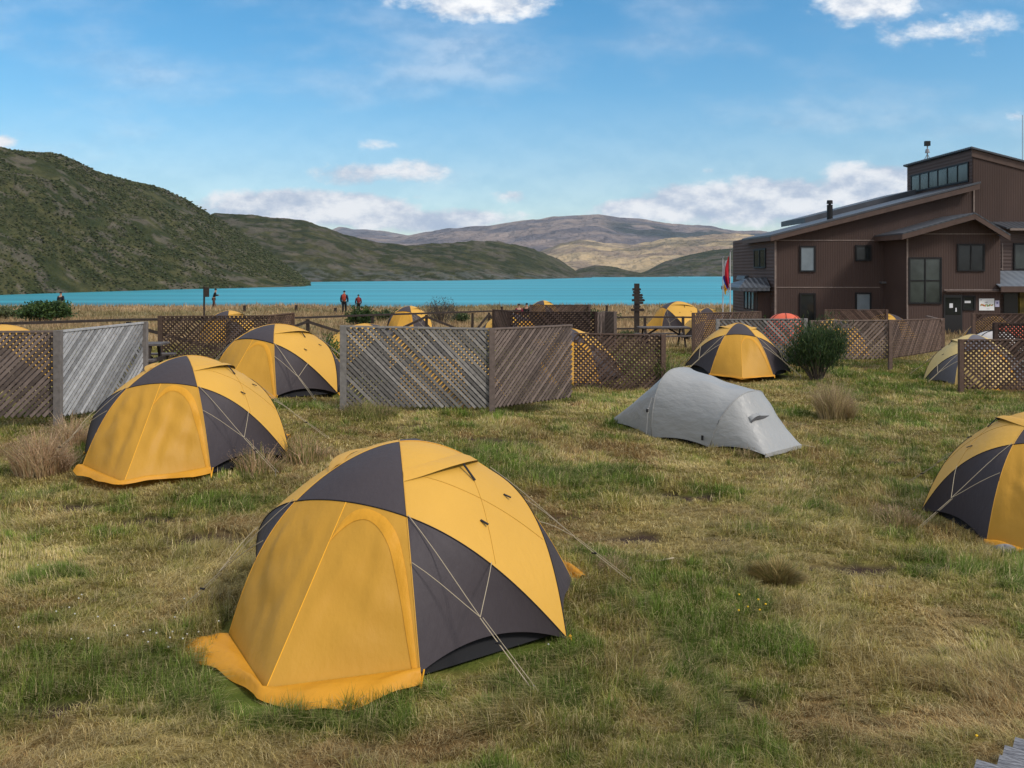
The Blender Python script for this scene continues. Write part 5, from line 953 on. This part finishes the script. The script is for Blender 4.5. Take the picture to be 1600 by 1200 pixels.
def blades(n, y0, y1, power, name, label, hmul=1.0, wmin=.0024, flat=False):
    u = rng.random(n); k = 2-power; Y = (y0**k+u*(y1**k-y0**k))**(1/k); x = (rng.random(n)*2-1)*(Y*.62+1.0)
    # clumping: pull every blade a little toward a tuft centre
    cs = .17; wx_ = x; wy_ = Y; x = x+(fbm(x, Y, 3.1, 2, 71)-.5)*.5; Y = Y+(fbm(x, Y, 2.7, 2, 72)-.5)*.5; dx_ = x-wx_; dy_ = Y-wy_; jx = np.floor(x/cs); jy = np.floor(Y/cs); hx = _T[(jx.astype(int)) & 255, (jy.astype(int)) & 255]; hy = _T[(jy.astype(int)+77) & 255, (jx.astype(int)+31) & 255]; cx_ = (jx+hx)*cs; cy_ = (jy+hy)*cs; pull = .34*rng.random(n)*(Y < 25); x = x+(cx_-x)*pull-dx_; Y = Y+(cy_-Y)*pull-dy_
    g, s_, r = fields(x, Y); far = sm(Y, 30, 40); keep = ~inside(x, Y) & (rng.random(n) > s_*.97)
    x, Y, g, s_, r, far, hx, hy = [v[keep] for v in (x, Y, g, s_, r, far, hx, hy)]; n = len(x); z = gz(x, Y)
    lush = np.clip(g*1.5-.95, 0, 1); gr = (rng.random(n) < g*1.05)       # some blades alive, some dead
    gg = np.clip(np.where(gr, np.maximum(g, .55)+rng.normal(0, .15, n), g*.45+rng.normal(0, .08, n)), 0, 1); col = grass_col(gg, np.clip(r+rng.normal(0, .09, n), 0, 1), lush*gr)
    pale = (rng.random(n) < .20*(1-lush))[:, None]; col = np.where(pale, PALE*rng.uniform(.8, 1.15, (n, 1)), col); ff = fbm(x, Y, .35, 4, 20)[:, None]; grn = sm(fbm(x, Y*3, .12, 3, 22), .5, .62)[:, None]
    fc = np.array((.42, .29, .155))*(.65+.65*ff); fc = fc*(1-grn*.55)+np.array((.16, .16, .06))*grn*.55; col = col*(1-far[:, None])+fc*far[:, None]; col *= rng.uniform(.62, 1.32, (n, 1))*(.72+.5*hx[:, None])*(.72+.5*fbm(x, Y, 1.1, 3, 66))[:, None]
    tall = sm(fbm(x, Y, 1.3, 3, 33), .50, .72)
    L = (.046+.026*g+.055*lush+.055*tall*(1-lush)+.05*far)*rng.uniform(.5, 1.5, n)*(.75+.5*hy)*hmul; W_ = np.maximum(wmin*(1+.4*lush), Y*.00060)*rng.uniform(.6, 1.3, n)
    th = np.where(gr, rng.normal(.55, .3, n), rng.normal(1.05, .3, n)-.35*tall)-.4*far; L = L*1.25 if flat else L; th = np.clip(th, .05, 1.42) if not flat else np.clip(rng.normal(1.36, .10, n), 1.0, 1.5); z = z+(.008*rng.random(n) if flat else 0); col = col*.5+PALE*np.array((.42, .40, .36))*rng.uniform(.5, 1.3, (n, 1)) if flat else col; wind = fbm(x, Y, .8, 2, 44)*9; a = np.where(rng.random(n) < .5, wind, rng.random(n)*2*pi)
    d = np.stack([np.cos(a), np.sin(a), 0*a], 1); up = np.array((0, 0, 1.)); S_ = np.stack([-np.sin(a), np.cos(a), 0*a], 1)*(W_/2)[:, None]; P = np.stack([x, Y, z-.004], 1); c, s = np.cos(th*.6)[:, None], np.sin(th*.6)[:, None]; L_ = L[:, None]
    M1 = P+(d*s+up*c)*L_*.5; c2, s2 = np.cos(np.minimum(th*1.25, 1.5))[:, None], np.sin(np.minimum(th*1.25, 1.5))[:, None]; T_ = M1+(d*s2+up*c2)*L_*.5
    v = np.stack([P-S_, P+S_, M1+S_*.8, M1-S_*.8, T_], 1).reshape(-1, 3); i = np.arange(n)[:, None]*5; f = np.concatenate([i+np.array([0, 1, 2, 3]), i+np.array([3, 2, 4])], 1).reshape(-1)
    o = big_mesh(name, v, f, np.tile([4, 3], n), M_blade, np.repeat(col, 5, 0)); tag(o, label, 'grass', kind='stuff')
blades(1250000, 3.6, 34, 1.75, 'grass', 'short patchy green and straw coloured grass covering the camp ground')
blades(330000, 3.6, 22, 1.9, 'thatch', 'flattened pale dead blades matted between the living grass', wmin=.0018, flat=True)
blades(120000, 30, 86, 1.2, 'dry_grass', 'dry straw coloured grass field between the camp and the lake bank', hmul=2.2)
def flowers():
    M_wf = mat('clover_white', (.5, .49, .45), .7); M_yf = mat('petal_yellow', (.75, .45, .02), .6)
    def proto_(m, rr): 
        b = MB(); b.tube([(0, 0, 0), (.004, 0, .05)], .0012, 4); st = MB(); P = [[(rr*cos(a)*cos(t), rr*sin(a)*cos(t), .055+rr*.8*sin(t)) for a in np.linspace(0, 2*pi, 7)] for t in np.linspace(-1.2, 1.5, 5)]; st.grid(P); return st.build('flower', m)
    for m, rr, spots, lb, gp_ in ((M_wf, .0065, [(130, 945), (125, 950), (110, 962), (90, 968), (118, 970), (150, 975), (235, 1000), (245, 1005), (268, 1002), (268, 1012), (288, 1012), (290, 1004), (225, 1003), (265, 1025), (140, 1015), (110, 1015), (285, 946), (232, 1020), (272, 978), (342, 985), (312, 1000), (30, 994), (200, 1010), (180, 990), (855, 1022), (760, 985), (60, 900)], 'tiny white clover flower in the grass at the left of the nearest tent', 'white clover flowers'),
                               (M_yf, .009, [(1167, 961), (1199, 957), (1152, 943), (1184, 950), (1525, 1168), (1156, 968), (1430, 806), (1185, 965)], 'tiny yellow flower in the straw grass at the right', 'yellow flowers')):
        src = proto_(m, rr)
        for i, (px, py) in enumerate(spots):
            o = src if i == 0 else src.copy()
            if i: C.objects.link(o)
            px += random.uniform(-3, 3); x, y = gp(px, py); o.location = (x, y, G(x, y)+.015); o.rotation_euler = (0, 0, i); tag(o, lb, 'flower', gp_)
            if px > 700 and rr < .007: o['label'] = 'tiny white clover flower in the green grass right of the nearest tent'
flowers()

# ------------------------------------------------------------------ haze
def haze():
    b = MB(); b.box((-8900, -200, -20), (8900, 11000, 1200)); m = bpy.data.materials.new('haze_air'); m.use_nodes = True; nt = m.node_tree; nt.nodes.clear()
    v = nt.nodes.new('ShaderNodeVolumePrincipled'); v.inputs['Color'].default_value = (.70, .83, 1, 1); v.inputs['Density'].default_value = 4.2e-5; v.inputs['Anisotropy'].default_value = .2
    o = nt.nodes.new('ShaderNodeOutputMaterial'); nt.links.new(v.outputs[0], o.inputs['Volume']); h = b.build('haze', m); tag(h, 'thin blue air haze filling the whole view', 'haze', kind='stuff')
haze()
